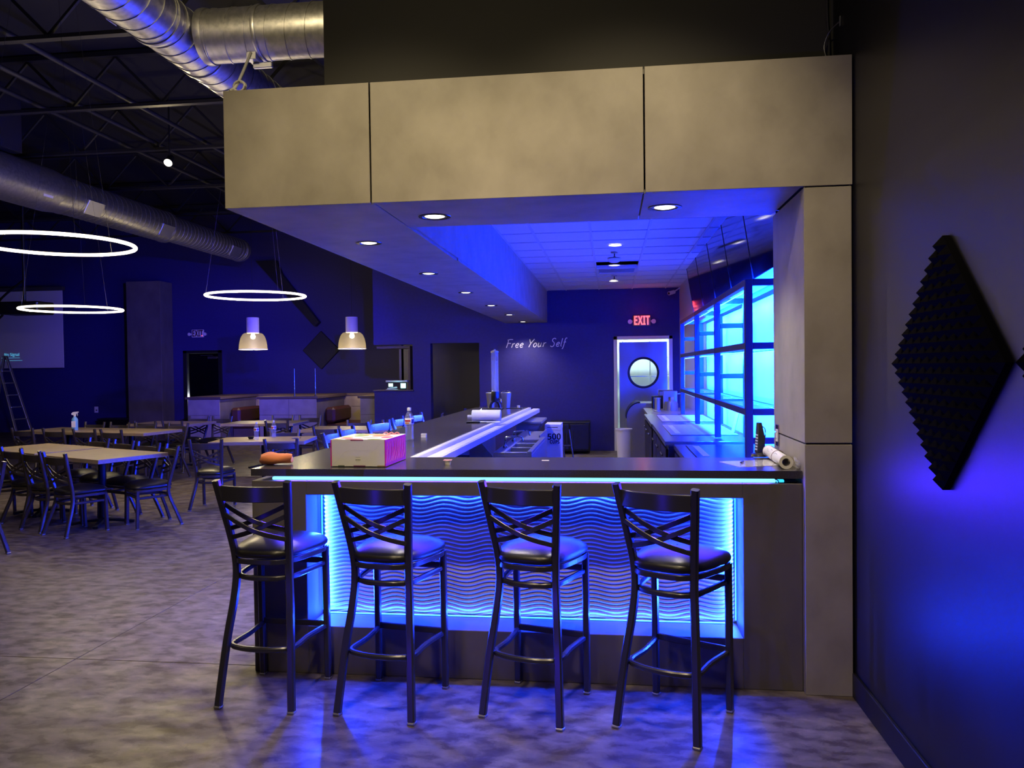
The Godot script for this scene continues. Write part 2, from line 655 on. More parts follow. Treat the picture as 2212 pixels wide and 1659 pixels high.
	for k in 6:
		st = S()
		box(st, Vector3(0, 0.012, -0.22 + k * 0.088), Vector3(0.52, 0.006, 0.07), 0.001, Basis(Vector3.RIGHT, 0.6))
		obj("louvre", st, M.steel_rough, v)
	# smoke detector and sprinkler heads
	var sd := thing("smoke_detector", "round white smoke detector on the ceiling behind the second lamp", "detector", Vector3(1.66, CEIL, -6.75))
	st = S()
	lathe(st, [Vector2(0.0, -0.055), Vector2(0.05, -0.052), Vector2(0.07, -0.04), Vector2(0.085, -0.02), Vector2(0.085, 0.0)], 24)
	obj("body", st, M.white, sd)
	for q in [[1.66, -6.2, "sprinkler head on the ceiling between the first and second lamps"], [1.67, -8.75, "sprinkler head on the ceiling beyond the air vent"]]:
		var h := thing("sprinkler", q[2], "sprinkler", Vector3(q[0], CEIL, q[1]))
		st = S()
		lathe(st, [Vector2(0.0, -0.012), Vector2(0.045, -0.008), Vector2(0.045, 0.0)], 18)
		obj("escutcheon", st, M.steel_rough, h)
		st = S()
		tube(st, [Vector3(0, -0.01, 0), Vector3(0, -0.05, 0)], 0.007)
		lathe(st, [Vector2(0.0, -0.055), Vector2(0.02, -0.054), Vector2(0.02, -0.05), Vector2(0.0, -0.05)], 14)
		obj("head", st, M.frame_black, h)

# ------------------------------------------------------------------ lamps
func downlight(at: Vector3, label: String, r := 0.065, e := 1.3, trim: Material = null):
	var o := thing("recessed_light", label, "downlight", at, 0.0, "recessed lights")
	var st := S()
	lathe(st, [Vector2(r, 0.004), Vector2(r + 0.004, -0.004), Vector2(r + 0.024, -0.004), Vector2(r + 0.026, 0.0)], 28)
	obj("trim_ring", st, trim if trim else M.frame, o)
	st = S()
	lathe(st, [Vector2(0.0, -0.006), Vector2(r * 0.6, -0.005), Vector2(r, 0.003)], 28)
	obj("lens", st, M.lamp, o)
	spot(at + Vector3(0, -0.02, 0), at + Vector3(0, -1, 0.001), WHITE, e, 62.0, 0.05, 0.8)

func lamps():
	downlight(Vector3(0.643, YB, -0.408), "round recessed light under the canopy front, left one", 0.065, 1.5)
	downlight(Vector3(1.889, YB, -0.385), "round recessed light under the canopy front, right one", 0.065, 1.5)
	var zs := [-1.22, -2.96, -4.77, -6.65, -8.57, -10.54]
	var nth := ["nearest", "second", "third", "fourth", "fifth", "farthest"]
	for i in 6:
		downlight(Vector3(0.015, YB, zs[i]), "round recessed light in the long canopy arm, %s along the row" % nth[i], 0.06, 2.1)
	zs = [-5.58, -7.44, -9.53]
	nth = ["nearest", "middle", "farthest"]
	for i in 3:
		downlight(Vector3(1.665, CEIL + 0.0, zs[i]), "round recessed light in the tile ceiling, %s of the three" % nth[i], 0.075, 1.3, M.white)
	# ring pendants
	ring_light(Vector3(-2.94, 2.64, -2.15), "glowing ring pendant nearest the camera, cut by the left edge", 0.6)
	ring_light(Vector3(-5.39, 2.41, -5.7), "glowing ring pendant in front of the projection screen", 0.6)
	ring_light(Vector3(-2.82, 2.52, -5.62), "glowing ring pendant nearest the canopy above the water bottles", 0.6)
	dome_light(Vector3(-5.70, 2.02, -11.64), "bell-shaped pendant lamp over the left booth")
	dome_light(Vector3(-3.68, 2.01, -11.9), "bell-shaped pendant lamp over the right booth, near the order window")
	# flood lamps under the roof: one is in view, the unseen others light the bar, floor and duct
	flood(Vector3(-4.77, 4.62, -7.0), Vector3(-3.6, 0.0, -1.5), 6.0, 60.0, "small bright flood lamp under the dark roof")
	flood(Vector3(0.35, 4.25, 1.75), Vector3(0.35, 1.5, -0.1), 4.2, 35.0, "unseen left flood lamp lighting the bar front")
	flood(Vector3(1.75, 4.25, 1.75), Vector3(1.65, 1.5, -0.1), 4.8, 35.0, "unseen right flood lamp lighting the bar front")
	flood(Vector3(0.35, 4.6, 4.3), Vector3(1.0, 0.9, 0.0), 2.2, 50.0, "unseen flood lamp behind the viewer, lighting the bar")
	flood(Vector3(-4.6, 4.6, 1.2), Vector3(-3.2, 0.0, -0.6), 0.5, 60.0, "unseen flood lamp lighting the open floor")
	flood(Vector3(-1.0, 4.75, 1.0), Vector3(-1.2, 4.1, -2.4), 7.0, 30.0, "unseen flood lamp lighting the branch duct")
	unseen_blue_lamp(Vector3(-0.15, YT + 0.14, -1.5), Vector3(-9.4, 1.3, ZFAR), 76.0, 14.0, "unseen blue lamp on the canopy lighting the far wall, nearer one")
	unseen_blue_lamp(Vector3(-0.15, YT + 0.14, -3.2), Vector3(-6.9, 1.3, ZFAR), 52.0, 14.0, "unseen blue lamp on the canopy lighting the far wall, farther one")
	unseen_blue_lamp(Vector3(-2.6, 0.15, 6.4), Vector3(2.1, 1.0, 0.3), 3.5, 18.0, "unseen blue lamp on the floor behind the viewer, tinting the bar front")
	# blue strip lights do their work in the bar and the shelf builders

func flood(at: Vector3, to: Vector3, e: float, angle: float, label: String):
	var o := thing("flood_lamp", label, "lamp", at)
	var d := (to - at).normalized()
	var b := Basis.looking_at(d, Vector3.UP)
	var turn := b * Basis(Vector3.RIGHT, PI / 2)
	var st := S()
	lathe(st, [Vector2(0.0, 0.20), Vector2(0.035, 0.20), Vector2(0.05, 0.17), Vector2(0.055, 0.03), Vector2(0.065, 0.0), Vector2(0.06, 0.0), Vector2(0.045, 0.03)], 20, Vector3.ZERO, turn)
	obj("housing", st, M.black_iron, o)
	st = S()
	lathe(st, [Vector2(0.0, -0.002), Vector2(0.058, 0.004)], 20, Vector3.ZERO, turn)
	obj("lens", st, M.lamp, o)
	st = S()
	tube(st, [-d * 0.1, -d * 0.1 + Vector3(0, 0.12, 0), Vector3(-d.x * 0.1, 1.0, -d.z * 0.1)], 0.012)
	obj("stem", st, M.black_iron, o)
	spot(at + d * 0.02, to, WARM, e, angle, 0.09, 0.9)

func unseen_blue_lamp(at: Vector3, to: Vector3, e: float, angle: float, label: String):  # out of view, placed to throw blue on the far wall and bar front
	var o := thing("unseen_blue_lamp", label, "lamp", at)
	var d := (to - at).normalized()
	var turn := Basis.looking_at(d, Vector3.UP) * Basis(Vector3.RIGHT, PI / 2)
	var st := S()
	lathe(st, [Vector2(0.0, 0.14), Vector2(0.06, 0.13), Vector2(0.075, 0.10), Vector2(0.075, 0.0), Vector2(0.07, 0.0), Vector2(0.065, 0.02)], 22, Vector3.ZERO, turn)
	obj("housing", st, M.black_iron, o)
	st = S()
	lathe(st, [Vector2(0.0, 0.003), Vector2(0.066, 0.003)], 22, Vector3.ZERO, turn)
	obj("lens", st, M.led_deep, o)
	st = S()
	slab(st, Vector3(-0.06, -0.14, -0.06), Vector3(0.06, -0.125, 0.06), 0.003)
	tube(st, [Vector3(0, -0.13, 0), Vector3(0, -0.07, 0)], 0.012)
	obj("foot", st, M.black_iron, o)
	spot(at + d * 0.02, to, BLUE, e, angle, 0.06, 0.7)

func ring_light(at: Vector3, label: String, r: float):
	var o := thing("ring_pendant", label, "pendant light", at, 0.0, "ring pendants")
	var p := []
	for i in 64:
		p.append(Vector3(cos(TAU * i / 64), 0, sin(TAU * i / 64)) * r)
	var st := S()
	sweep(st, p, rect(0.026, 0.032, 0.008), Vector3.UP, false, true)
	obj("glowing_ring", st, M.ring, o)
	for k in 3:
		var a := TAU * k / 3 + 0.7
		st = S()
		tube(st, [Vector3(cos(a) * r, 0.01, sin(a) * r), Vector3(cos(a) * r * 0.2, 5.6 - at.y, sin(a) * r * 0.2)], 0.0012, 5)
		obj("wire", st, M.frame, o)
	for k in 8:
		var a := TAU * k / 8
		omni(at + Vector3(cos(a) * r, -0.035, sin(a) * r), WARM, 0.2, 0.015)

func dome_light(at: Vector3, label: String):
	# "at" is the middle of the rim
	var o := thing("bell_pendant", label, "pendant light", at, 0.0, "bell pendants")
	var k := 1.37
	var st := S()
	lathe(st, [Vector2(0.0, 0.475) * k, Vector2(0.088, 0.475) * k, Vector2(0.092, 0.46) * k, Vector2(0.092, 0.245) * k, Vector2(0.08, 0.235) * k], 28)
	obj("cap", st, M.white, o)
	st = S()
	var pr := []
	for i in 13:
		var t := PI / 2 * i / 12.0
		pr.append(Vector2(0.09 + 0.115 * pow(sin(t), 0.8), 0.245 * cos(t)) * k)
	lathe(st, pr, 36)
	var shade := glass(0.30, 0.45, rgb(120, 112, 92))
	shade.emission_enabled = true
	shade.emission = lin(1.0, 0.82, 0.5)
	shade.emission_energy_multiplier = 0.10
	obj("shade", st, shade, o)
	st = S()
	lathe(st, [Vector2(0.203, 0.004) * k, Vector2(0.211, 0.004) * k, Vector2(0.211, -0.006) * k, Vector2(0.203, -0.006) * k, Vector2(0.203, 0.004) * k], 36)
	obj("rim", st, glow(lin(1.0, 0.9, 0.7), 0.35), o)
	st = S()
	lathe(st, [Vector2(0.0, 0.15) * k, Vector2(0.03, 0.16) * k, Vector2(0.04, 0.19) * k, Vector2(0.03, 0.22) * k, Vector2(0.02, 0.24) * k], 18)
	obj("bulb", st, glow(lin(1.0, 0.85, 0.55), 3.0), o)
	st = S()
	tube(st, [Vector3(0, 0.475 * k, 0), Vector3(0, 5.6 - at.y, 0)], 0.004, 6)
	obj("cord", st, M.black, o)
	omni(at + Vector3(0, -0.03, 0), WARM, 1.0, 0.03)

# ------------------------------------------------------------------ canopy and column
func canopy_and_column():
	var o := thing("canopy", "big boxed canopy of taupe concrete-look panels above the bar", "canopy", Vector3(XL, YB, 0))
	var L := func(x, y, z) -> Vector3: return Vector3(x - XL, y - YB, z)
	var g := 0.004
	var xs := [XL, 0.407, 1.768, XW - 0.008]
	for i in 3:
		var st := S()
		slab(st, L.call(xs[i] + (g if i > 0 else 0.0), YB + 0.0, -0.03), L.call(xs[i + 1] - (g if i < 2 else 0.0), YT, 0.0), 0.0015)
		obj("front_panel", st, M.taupe, o)
	# underside of the front beam
	xs = [0.420, 1.763, XC - 0.002]
	for i in 2:
		var st := S()
		slab(st, L.call(xs[i] + g, YB, -0.711), L.call(xs[i + 1] - g, YB + 0.02, -0.031), 0.0015)
		obj("soffit_panel", st, M.taupe, o)
	# underside, outer and inner faces of the long arm
	var zs := [-0.031, -2.2, -4.0, -5.8, -7.6, -9.4, -10.99]
	for i in 6:
		var st := S()
		slab(st, L.call(XL + 0.021, YB, zs[i + 1] + 0.002), L.call(0.416 if i == 0 else 0.427, YB + 0.02, zs[i] - 0.002), 0.0015)
		obj("soffit_panel", st, M.taupe, o)
		st = S()
		slab(st, L.call(XL, YB, zs[i + 1] + 0.002), L.call(XL + 0.02, YT, zs[i] - 0.002), 0.0015)
		obj("side_panel", st, M.taupe, o)
		st = S()
		slab(st, L.call(0.407, YB + 0.021, zs[i + 1] + 0.002), L.call(0.427, CEIL - 0.001, minf(zs[i], -0.712) - 0.002), 0.0015)
		obj("inner_panel", st, M.taupe, o)
	var st := S()
	slab(st, L.call(0.43, YB + 0.021, -0.711), L.call(XW - 0.01, YT, -0.69))
	obj("inner_panel", st, M.taupe, o)
	st = S()
	slab(st, L.call(XL + 0.02, YT - 0.025, -10.99), L.call(0.407, YT - 0.002, -0.03))
	slab(st, L.call(0.407, YT - 0.025, -0.69), L.call(XW - 0.01, YT - 0.002, -0.03))
	obj("lid", st, M.taupe_dark, o)
	# white cable with a knot of tape hanging down to the canopy's corner
	var cb := thing("cable", "white cable hanging down to the canopy's upper left corner", "cable", Vector3(-0.30, YT, -0.05))
	st = S()
	tube(st, smooth_path([Vector3(-0.04, 0.005, 0.03), Vector3(-0.02, 0.04, 0.0), Vector3(0.01, 0.12, -0.02), Vector3(0.05, 0.22, -0.03)]), 0.008)
	obj("lead", st, M.white, cb)
	st = S()
	var cp := []
	for i in 40:
		var a := TAU * i / 13.0
		cp.append(Vector3(cos(a) * 0.03, 0.035 + sin(a) * 0.028, -0.01 + i * 0.0006))
	tube(st, cp, 0.006, 6)
	obj("coil", st, M.white, cb)
	# black wires in the corner above the canopy
	var wi := thing("wire_bundle", "loose wires hanging down the wall corner above the canopy's right end", "cable", Vector3(2.68, YT, -0.30))
	st = S()
	tube(st, smooth_path([Vector3(0.0, 0.01, 0.0), Vector3(0.02, 0.08, 0.0), Vector3(0.028, 0.2, -0.02), Vector3(0.02, 0.34, -0.02), Vector3(0.02, 0.7, -0.02)]), 0.006, 6)
	obj("lead", st, M.dark_wall, wi)
	st = S()
	tube(st, smooth_path([Vector3(0.035, 0.01, 0.03), Vector3(0.01, 0.09, 0.01), Vector3(0.0, 0.16, 0.0), Vector3(0.02, 0.22, 0.02), Vector3(0.05, 0.24, 0.09)]), 0.004, 6)
	obj("lead", st, M.steel_rough, wi)
	st = S()
	box(st, Vector3(0.05, 0.24, 0.095), Vector3(0.006, 0.05, 0.012), 0.002)
	obj("clip", st, M.steel_rough, wi)
	# the column under the canopy's right end
	o = thing("column", "taupe panelled column between the bar and the dark wall", "column", Vector3(XC, 0, 0))
	var w := XW - 0.012 - XC
	for q in [[0.0, 1.197], [1.205, YB - 0.007]]:
		st = S()
		slab(st, Vector3(0, q[0], -0.711), Vector3(w, q[1], 0.0), 0.002)
		obj("panel", st, M.taupe, o)
	st = S()
	slab(st, Vector3(0.008, 0.01, -0.705), Vector3(w - 0.008, YB - 0.001, -0.008))
	obj("core", st, M.black_trim, o)
	# switch plate on the column's inner face
	o = thing("wall_socket", "white socket plate on the column beside the shelf frame", "socket", Vector3(XC - 0.001, 1.19, -0.60), -PI / 2)
	st = S()
	slab(st, Vector3(-0.035, -0.06, 0.0), Vector3(0.035, 0.06, 0.006), 0.003)
	obj("plate", st, M.chrome, o)
	st = S()
	slab(st, Vector3(-0.018, -0.034, 0.006), Vector3(0.018, 0.034, 0.010), 0.002)
	obj("face", st, M.white, o)
	st = S()
	for y in [-0.018, 0.018]:
		for x in [-0.006, 0.006]:
			slab(st, Vector3(x - 0.0012, y - 0.004, 0.010), Vector3(x + 0.0012, y + 0.005, 0.0106))
	obj("slot", st, M.black, o)

# ------------------------------------------------------------------ bar
func wing(x: float, y: float, z: float) -> Vector3:
	return Vector3(-0.273, 0, -0.041) + Basis(Vector3.UP, -0.0198) * Vector3(x, y, z)

func wave_sheet(w: float, h: float) -> SurfaceTool:
	var st := S()
	var nx := 150
	var per := 7
	var s := 0.0215
	var ny := int(h / s) * per
	var rows := []
	var prof := [0.0, 0.55, 0.85, 1.0, 0.9, 0.45, 0.05]
	for j in ny + 1:
		var r := []
		var y := h * j / ny
		for i in nx + 1:
			var x := w * i / nx
			var a := 0.011 * sin(TAU * x / 0.262 + 0.9 + 0.5 * sin(y * 5.0)) + 0.004 * sin(TAU * x / 0.61 + y * 3.0)
			var t := fposmod((y + a) / s, 1.0) * per
			var k := int(t)
			var f: float = lerpf(prof[k % per], prof[(k + 1) % per], t - k)
			r.append(Vector3(x, y, f * 0.0065))
		rows.append(r)
	sheet(st, rows, false, Vector3(w / 2, h / 2, -10.0))
	return st

func bar():
	var o := thing("lit_bar", "taupe bar front with a lit recess of blue wave panel", "bar", Vector3(-0.273, 0, -0.041))
	var x1 := 0.295
	var x2 := 2.50
	var xe := XC - 0.002 + 0.273
	var y0 := 0.250
	var y1 := 0.932
	var d := 0.23
	var st := S()
	slab(st, Vector3(0, 0, -d), Vector3(x1, 1.005, 0), 0.003)
	slab(st, Vector3(x2, 0, -d), Vector3(xe, 1.005, 0), 0.003)
	slab(st, Vector3(x1, 0, -d), Vector3(x2, y0, 0), 0.003)
	slab(st, Vector3(x1, y1, -d), Vector3(x2, 1.005, 0), 0.003)
	obj("front_frame", st, M.taupe_dark, o)
	st = S()
	slab(st, Vector3(0.05, 0, -d - 0.03), Vector3(xe, 1.0, -d - 0.002))
	obj("backing", st, M.taupe_dark, o)
	var wv := obj("wave_panel", wave_sheet(x2 - x1, y1 - y0), M.wave, o)
	wv.position = Vector3(x1, y0, -d + 0.004)
	# light strips round the recess
	var zc := -d + 0.022
	for q in [["h", y0 + 0.006, 1.0], ["h", y1 - 0.006, -1.0], ["v", x1 + 0.006, 1.0], ["v", x2 - 0.006, -1.0]]:
		st = S()
		if q[0] == "h":
			box(st, Vector3((x1 + x2) / 2, q[1], zc), Vector3(x2 - x1 - 0.04, 0.006, 0.008), 0.002)
		else:
			box(st, Vector3(q[1], (y0 + y1) / 2, zc), Vector3(0.006, y1 - y0 - 0.04, 0.008), 0.002)
		obj("light_strip", st, M.led_deep, o)
		var c := Vector3(-0.273, 0, -0.041)
		if q[0] == "h":
			strip(c + Vector3((x1 + x2) / 2, q[1] + q[2] * 0.006, zc), Vector3(0, q[2], 0.25), Vector3.RIGHT, x2 - x1 - 0.06, 0.008, RECESS, 5.0 if q[2] > 0 else 4.5)
		else:
			strip(c + Vector3(q[1] + q[2] * 0.006, (y0 + y1) / 2, zc), Vector3(q[2], 0, 0.25), Vector3.UP, y1 - y0 - 0.06, 0.008, RECESS, 7.0)
	# glowing tube in the slot below the counter top
	st = S()
	slab(st, Vector3(0.10, 1.006, -0.052), Vector3(2.66, 1.022, -0.028), 0.004)
	obj("slot_light", st, M.led, o)
	strip(Vector3(-0.273 + 1.38, 1.018, -0.041 - 0.018), Vector3(0, -0.25, 1), Vector3.RIGHT, 2.5, 0.014, BLUE, 4.5)
	st = S()
	slab(st, Vector3(2.665, 1.006, -0.05), Vector3(2.70, 1.02, -0.03), 0.003)
	obj("end_cap", st, M.led_deep, o)
	st = S()
	tube(st, smooth_path([Vector3(2.66, 1.024, -0.02), Vector3(2.67, 1.015, -0.012), Vector3(2.675, 1.007, -0.015), Vector3(2.76, 1.008, -0.03)]), 0.0025, 6)
	obj("wire", st, M.black, o)
	# the long arm of the bar, running back at the left
	var a := thing("side_bar", "long left arm of the bar base, running back under the counter", "bar", wing(0, 0, -d - 0.035), -0.0198)
	st = S()
	var len := 5.95
	slab(st, Vector3(0, 0, -len), Vector3(0.2, 0.24, 0), 0.003)
	slab(st, Vector3(0, 0.932, -len), Vector3(0.2, 1.005, 0), 0.003)
	for z in [[-0.12, 0.0], [-2.95, -2.75], [-len, -len + 0.2]]:
		slab(st, Vector3(0, 0.24, z[0]), Vector3(0.2, 0.932, z[1]), 0.003)
	obj("side_frame", st, M.taupe_dark, a)
	st = S()
	slab(st, Vector3(0.201, 0, -len), Vector3(0.24, 1.0, 0))
	slab(st, Vector3(0.241, 0.0, -len), Vector3(0.26, 1.0, -0.06))
	obj("backing", st, M.taupe_dark, a)
	for q in [[-0.13, -2.74], [-2.96, -len + 0.21]]:
		var w: float = q[0] - q[1]
		var wp := obj("wave_panel", wave_sheet(w, 0.69), M.wave, a)
		wp.position = Vector3(0.198, 0.241, q[1])
		wp.rotation.y = -PI / 2
		for y in [[0.248, 1.0], [0.926, -1.0]]:
			st = S()
			box(st, Vector3(0.175, y[0], (q[0] + q[1]) / 2), Vector3(0.008, 0.006, w - 0.04), 0.002)
			obj("light_strip", st, M.led_deep, a)
			var at := wing(0.170, y[0] + y[1] * 0.006, -d - 0.035 + (q[0] + q[1]) / 2)
			strip(at, Vector3(-0.35, y[1], 0), Vector3(-0.0198, 0, 1), w - 0.06, 0.008, ARM, 10.0)
	st = S()
	slab(st, Vector3(0.02, 1.006, -len + 0.1), Vector3(0.05, 1.026, -0.05), 0.004)
	obj("slot_light", st, M.led, a)
	strip(wing(0.014, 1.017, -3.1), Vector3(-1, -0.05, 0), Vector3(-0.0198, 0, 1), 5.6, 0.014, ARM, 42.0)
	# counter top: one continuous L
	o = thing("bar_counter", "dark grey solid counter top wrapping round the bar", "counter", Vector3(0, 1.03, 0))
	var p := PackedVector2Array()
	var pts := [Vector3(-0.275, 0, -0.039), Vector3(XC - 0.003, 0, -0.039), Vector3(XC - 0.003, 0, -0.60), wing(0.684, 0, -0.558), wing(0.674, 0, -6.22), wing(0, 0, -6.22)]
	for v in pts:
		p.append(Vector2(v.x, v.z))
	st = S()
	extrude(st, p, -0.037, 0.0, Transform3D(Basis(Vector3.RIGHT, Vector3(0, 0, 1), Vector3(0, -1, 0)), Vector3.ZERO))
	obj("counter_top", st, M.stone, o)
	st = S()
	slab(st, Vector3(-0.1, -0.025, -0.45), Vector3(XC - 0.01, -0.001, -0.42))
	obj("support_rail", st, M.black_trim, o)

func drink_rail_and_sinks():
	var o := thing("drink_rail", "white drip rail along the inner edge of the long bar arm", "rail", wing(0.686, 0, -0.60), -0.0198)
	var st := S()
	slab(st, Vector3(0.0, 1.02, -5.62), Vector3(0.04, 1.064, 0.0), 0.004)
	obj("upstand", st, M.rail_white, o)
	st = S()
	slab(st, Vector3(0.0405, 1.015, -5.85), Vector3(0.115, 1.038, 0.0), 0.004)
	obj("tray", st, M.rail_white, o)
	st = S()
	slab(st, Vector3(0.1155, 0.985, -5.85), Vector3(0.128, 1.036, 0.0), 0.004)
	obj("front_lip", st, M.rail_white, o)
	# sink unit
	o = thing("bar_sink", "stainless three-bowl bar sink behind the drip rail", "sink", Vector3(0.60, 0, -2.75))
	st = S()
	var zs := [0.0, -0.10, -0.42, -0.50, -0.82, -0.90, -1.22, -1.42]
	var x0 := 0.10
	var x1 := 0.31
	slab(st, Vector3(0.0, 0.84, -1.42), Vector3(x0, 0.86, 0.0), 0.003)
	slab(st, Vector3(x1 - 0.02, 0.84, -1.42), Vector3(0.33, 0.868, 0.0), 0.003)
	for q in [[0.0, -0.06], [-0.40, -0.46], [-0.80, -0.86], [-1.20, -1.42]]:
		slab(st, Vector3(x0, 0.84, q[1]), Vector3(x1 - 0.02, 0.86, q[0]), 0.003)
	obj("deck", st, M.steel_rough, o)
	for k in 3:
		st = S()
		var za := -0.06 - 0.40 * k
		var zb := za - 0.34
		slab(st, Vector3(x0, 0.62, zb), Vector3(x1 - 0.02, 0.63, za))
		slab(st, Vector3(x0 - 0.005, 0.62, zb), Vector3(x0, 0.84, za))
		slab(st, Vector3(x1 - 0.02, 0.62, zb), Vector3(x1 - 0.015, 0.84, za))
		slab(st, Vector3(x0, 0.62, za), Vector3(x1 - 0.02, 0.84, za + 0.004))
		slab(st, Vector3(x0, 0.62, zb - 0.004), Vector3(x1 - 0.02, 0.84, zb))
		obj("bowl", st, M.steel_rough, o)
	st = S()
	slab(st, Vector3(0.32, 0.35, -1.42), Vector3(0.33, 0.84, 0.0), 0.003)
	slab(st, Vector3(0.0, 0.35, -0.01), Vector3(0.33, 0.84, 0.0), 0.003)
	obj("apron", st, M.steel_rough, o)
	for z in [-0.05, -1.36]:
		for x in [0.03, 0.30]:
			st = S()
			tube(st, [Vector3(x, 0, z), Vector3(x, 0.84, z)], 0.02)
			obj("leg", st, M.steel_rough, o)
	var nth := ["nearer", "farther"]
	for k in 2:
		var f := thing("faucet", "chrome swan-neck faucet on the bar sink, %s one" % nth[k], "faucet", Vector3(0.66, 0.86, -3.1 - 0.62 * k), 0, "bar sink faucets")
		st = S()
		lathe(st, [Vector2(0.0, 0.0), Vector2(0.022, 0.0), Vector2(0.022, 0.02), Vector2(0.012, 0.03), Vector2(0.012, 0.06), Vector2(0.0, 0.06)], 14)
		obj("base", st, M.chrome, f)
		st = S()
		tube(st, smooth_path([Vector3(0, 0.05, 0), Vector3(0.0, 0.085, 0), Vector3(0.02, 0.10, 0), Vector3(0.12, 0.105, 0), Vector3(0.15, 0.09, 0), Vector3(0.155, 0.06, 0)]), 0.008)
		obj("spout", st, M.chrome, f)
		for s in [-1, 1]:
			st = S()
			tube(st, [Vector3(0, 0.04, 0), Vector3(0, 0.055, 0.035 * s)], 0.006)
			obj("handle", st, M.chrome, f)
	# slanted splash panel beside the sink
	o = thing("splash_panel", "slanted steel splash panel between ledge and bar sink", "panel", Vector3(0.395, 0, -2.76))
	st = S()
	extrude(st, PackedVector2Array([Vector2(0, 0.3), Vector2(0.20, 0.3), Vector2(0.20, 0.83), Vector2(0.06, 0.99), Vector2(0, 0.99)]), -0.004, 0.004)
	obj("panel", st, M.steel_rough, o)
	# shelf at the end of the run and a low ledge near the front
	o = thing("steel_shelf", "stainless shelf on bracket legs at the end of the sink run", "shelf", Vector3(0.50, 0, -6.0))
	st = S()
	slab(st, Vector3(0.0, 0.925, 0.0), Vector3(0.30, 0.95, 0.78), 0.003)
	obj("top", st, M.steel_rough, o)
	st = S()
	for z in [0.02, 0.72]:
		st = S()
		extrude(st, PackedVector2Array([Vector2(0, 0.0), Vector2(0.03, 0.0), Vector2(0.03, 0.60), Vector2(0.1, 0.60), Vector2(0.27, 0.90), Vector2(0.27, 0.924), Vector2(0, 0.924)]), z, z + 0.02)
		obj("bracket", st, M.steel_rough, o)
	o = thing("drainboard", "stainless drainboard with raised lip beyond the bar sink", "drainboard", Vector3(0.60, 0, -5.1))
	st = S()
	slab(st, Vector3(0.0, 0.83, 0.0), Vector3(0.27, 0.85, 0.85), 0.003)
	slab(st, Vector3(0.255, 0.85, 0.0), Vector3(0.27, 0.875, 0.85), 0.003)
	slab(st, Vector3(0.26, 0.40, 0.0), Vector3(0.27, 0.83, 0.85), 0.002)
	obj("top", st, M.steel_rough, o)
	for q in [[0.02, 0.03], [0.02, 0.80], [0.235, 0.03], [0.235, 0.80]]:
		st = S()
		tube(st, [Vector3(q[0], 0, q[1]), Vector3(q[0], 0.83, q[1])], 0.018)
		obj("leg", st, M.steel_rough, o)
	o = thing("ice_well", "low steel ice well just behind the front counter", "ice bin", Vector3(-0.02, 0, -3.0))
	st = S()
	slab(st, Vector3(0.1, 0.10, 0.0), Vector3(0.44, 0.79, 0.42), 0.004)
	obj("body", st, M.steel_rough, o)
	st = S()
	slab(st, Vector3(0.09, 0.79, -0.01), Vector3(0.45, 0.81, 0.43), 0.004)
	obj("lid", st, M.black_iron, o)
	for q in [[0.14, 0.05], [0.14, 0.38], [0.40, 0.05], [0.40, 0.38]]:
		st = S()
		tube(st, [Vector3(q[0], 0, q[1]), Vector3(q[0], 0.1, q[1])], 0.016)
		obj("leg", st, M.steel_rough, o)
	# carton of cups
	o = thing("cup_carton", "tall white carton printed 500 CUPS at the end of the sink run", "carton", Vector3(0.785, 0, -5.85))
	st = S()
	slab(st, Vector3(0.0, 0.0, -0.4), Vector3(0.195, 0.86, 0.0), 0.003)
	obj("carton", st, M.white, o)
	st = S()
	slab(st, Vector3(-0.002, 0.80, -0.402), Vector3(0.197, 0.872, 0.002), 0.003)
	obj("lid", st, M.paper, o)
	var tm := bit("printing", text_mesh("500", 0.075, 0.002, true), M.black, o, Vector3(0.115, 0.72, 0.003))
	tm = bit("printing", text_mesh("CUPS", 0.045, 0.002, true), M.black, o, Vector3(0.12, 0.655, 0.003))
	tm.scale.x = 0.8
	st = S()
	slab(st, Vector3(0.03, 0.832, 0.0025), Vector3(0.16, 0.838, 0.0035))
	obj("printed_line", st, M.frame, o)
	# black cooler by the back wall and a folded trolley
	o = thing("low_cooler", "low black cooler against the back wall right of the carton", "cooler", Vector3(0.48, 0, -10.9))
	st = S()
	slab(st, Vector3(0, 0.05, 0), Vector3(0.74, 0.58, 0.5), 0.01)
	obj("body", st, M.black, o)
	for k in 2:
		st = S()
		slab(st, Vector3(0.02 + 0.36 * k, 0.08, 0.5), Vector3(0.36 + 0.36 * k, 0.54, 0.52), 0.005)
		var dr := obj("door", st, M.black_iron, o)
		st = S()
		tube(st, [Vector3(0.32 + 0.1 * k, 0.2, 0.53), Vector3(0.32 + 0.1 * k, 0.42, 0.53)], 0.008)
		obj("handle", st, M.frame, dr)
	o = thing("hand_truck", "folded metal hand truck leaning beside the cup carton", "hand truck", Vector3(1.02, 0, -7.9))
	st = S()
	tube(st, [Vector3(-0.10, 0.05, 0), Vector3(-0.16, 0.62, -0.1), Vector3(-0.05, 0.64, -0.1), Vector3(0.04, 0.05, 0)], 0.012)
	for y in [0.2, 0.4]:
		tube(st, [Vector3(-0.11 - y * 0.07, y, -0.05), Vector3(0.02 - y * 0.1, y, -0.05)], 0.009)
	obj("frame", st, M.frame, o)
	st = S()
	slab(st, Vector3(-0.14, 0.0, 0.0), Vector3(0.08, 0.012, 0.16), 0.003)
	obj("toe_plate", st, M.steel_rough, o)
	for s in [-0.15, 0.09]:
		st = S()
		lathe(st, [Vector2(0.0, -0.015), Vector2(0.07, -0.015), Vector2(0.075, 0.0), Vector2(0.07, 0.015), Vector2(0.0, 0.015)], 18, Vector3(s, 0.076, -0.04), Basis(Vector3.BACK, PI / 2))
		obj("wheel", st, M.black, o)

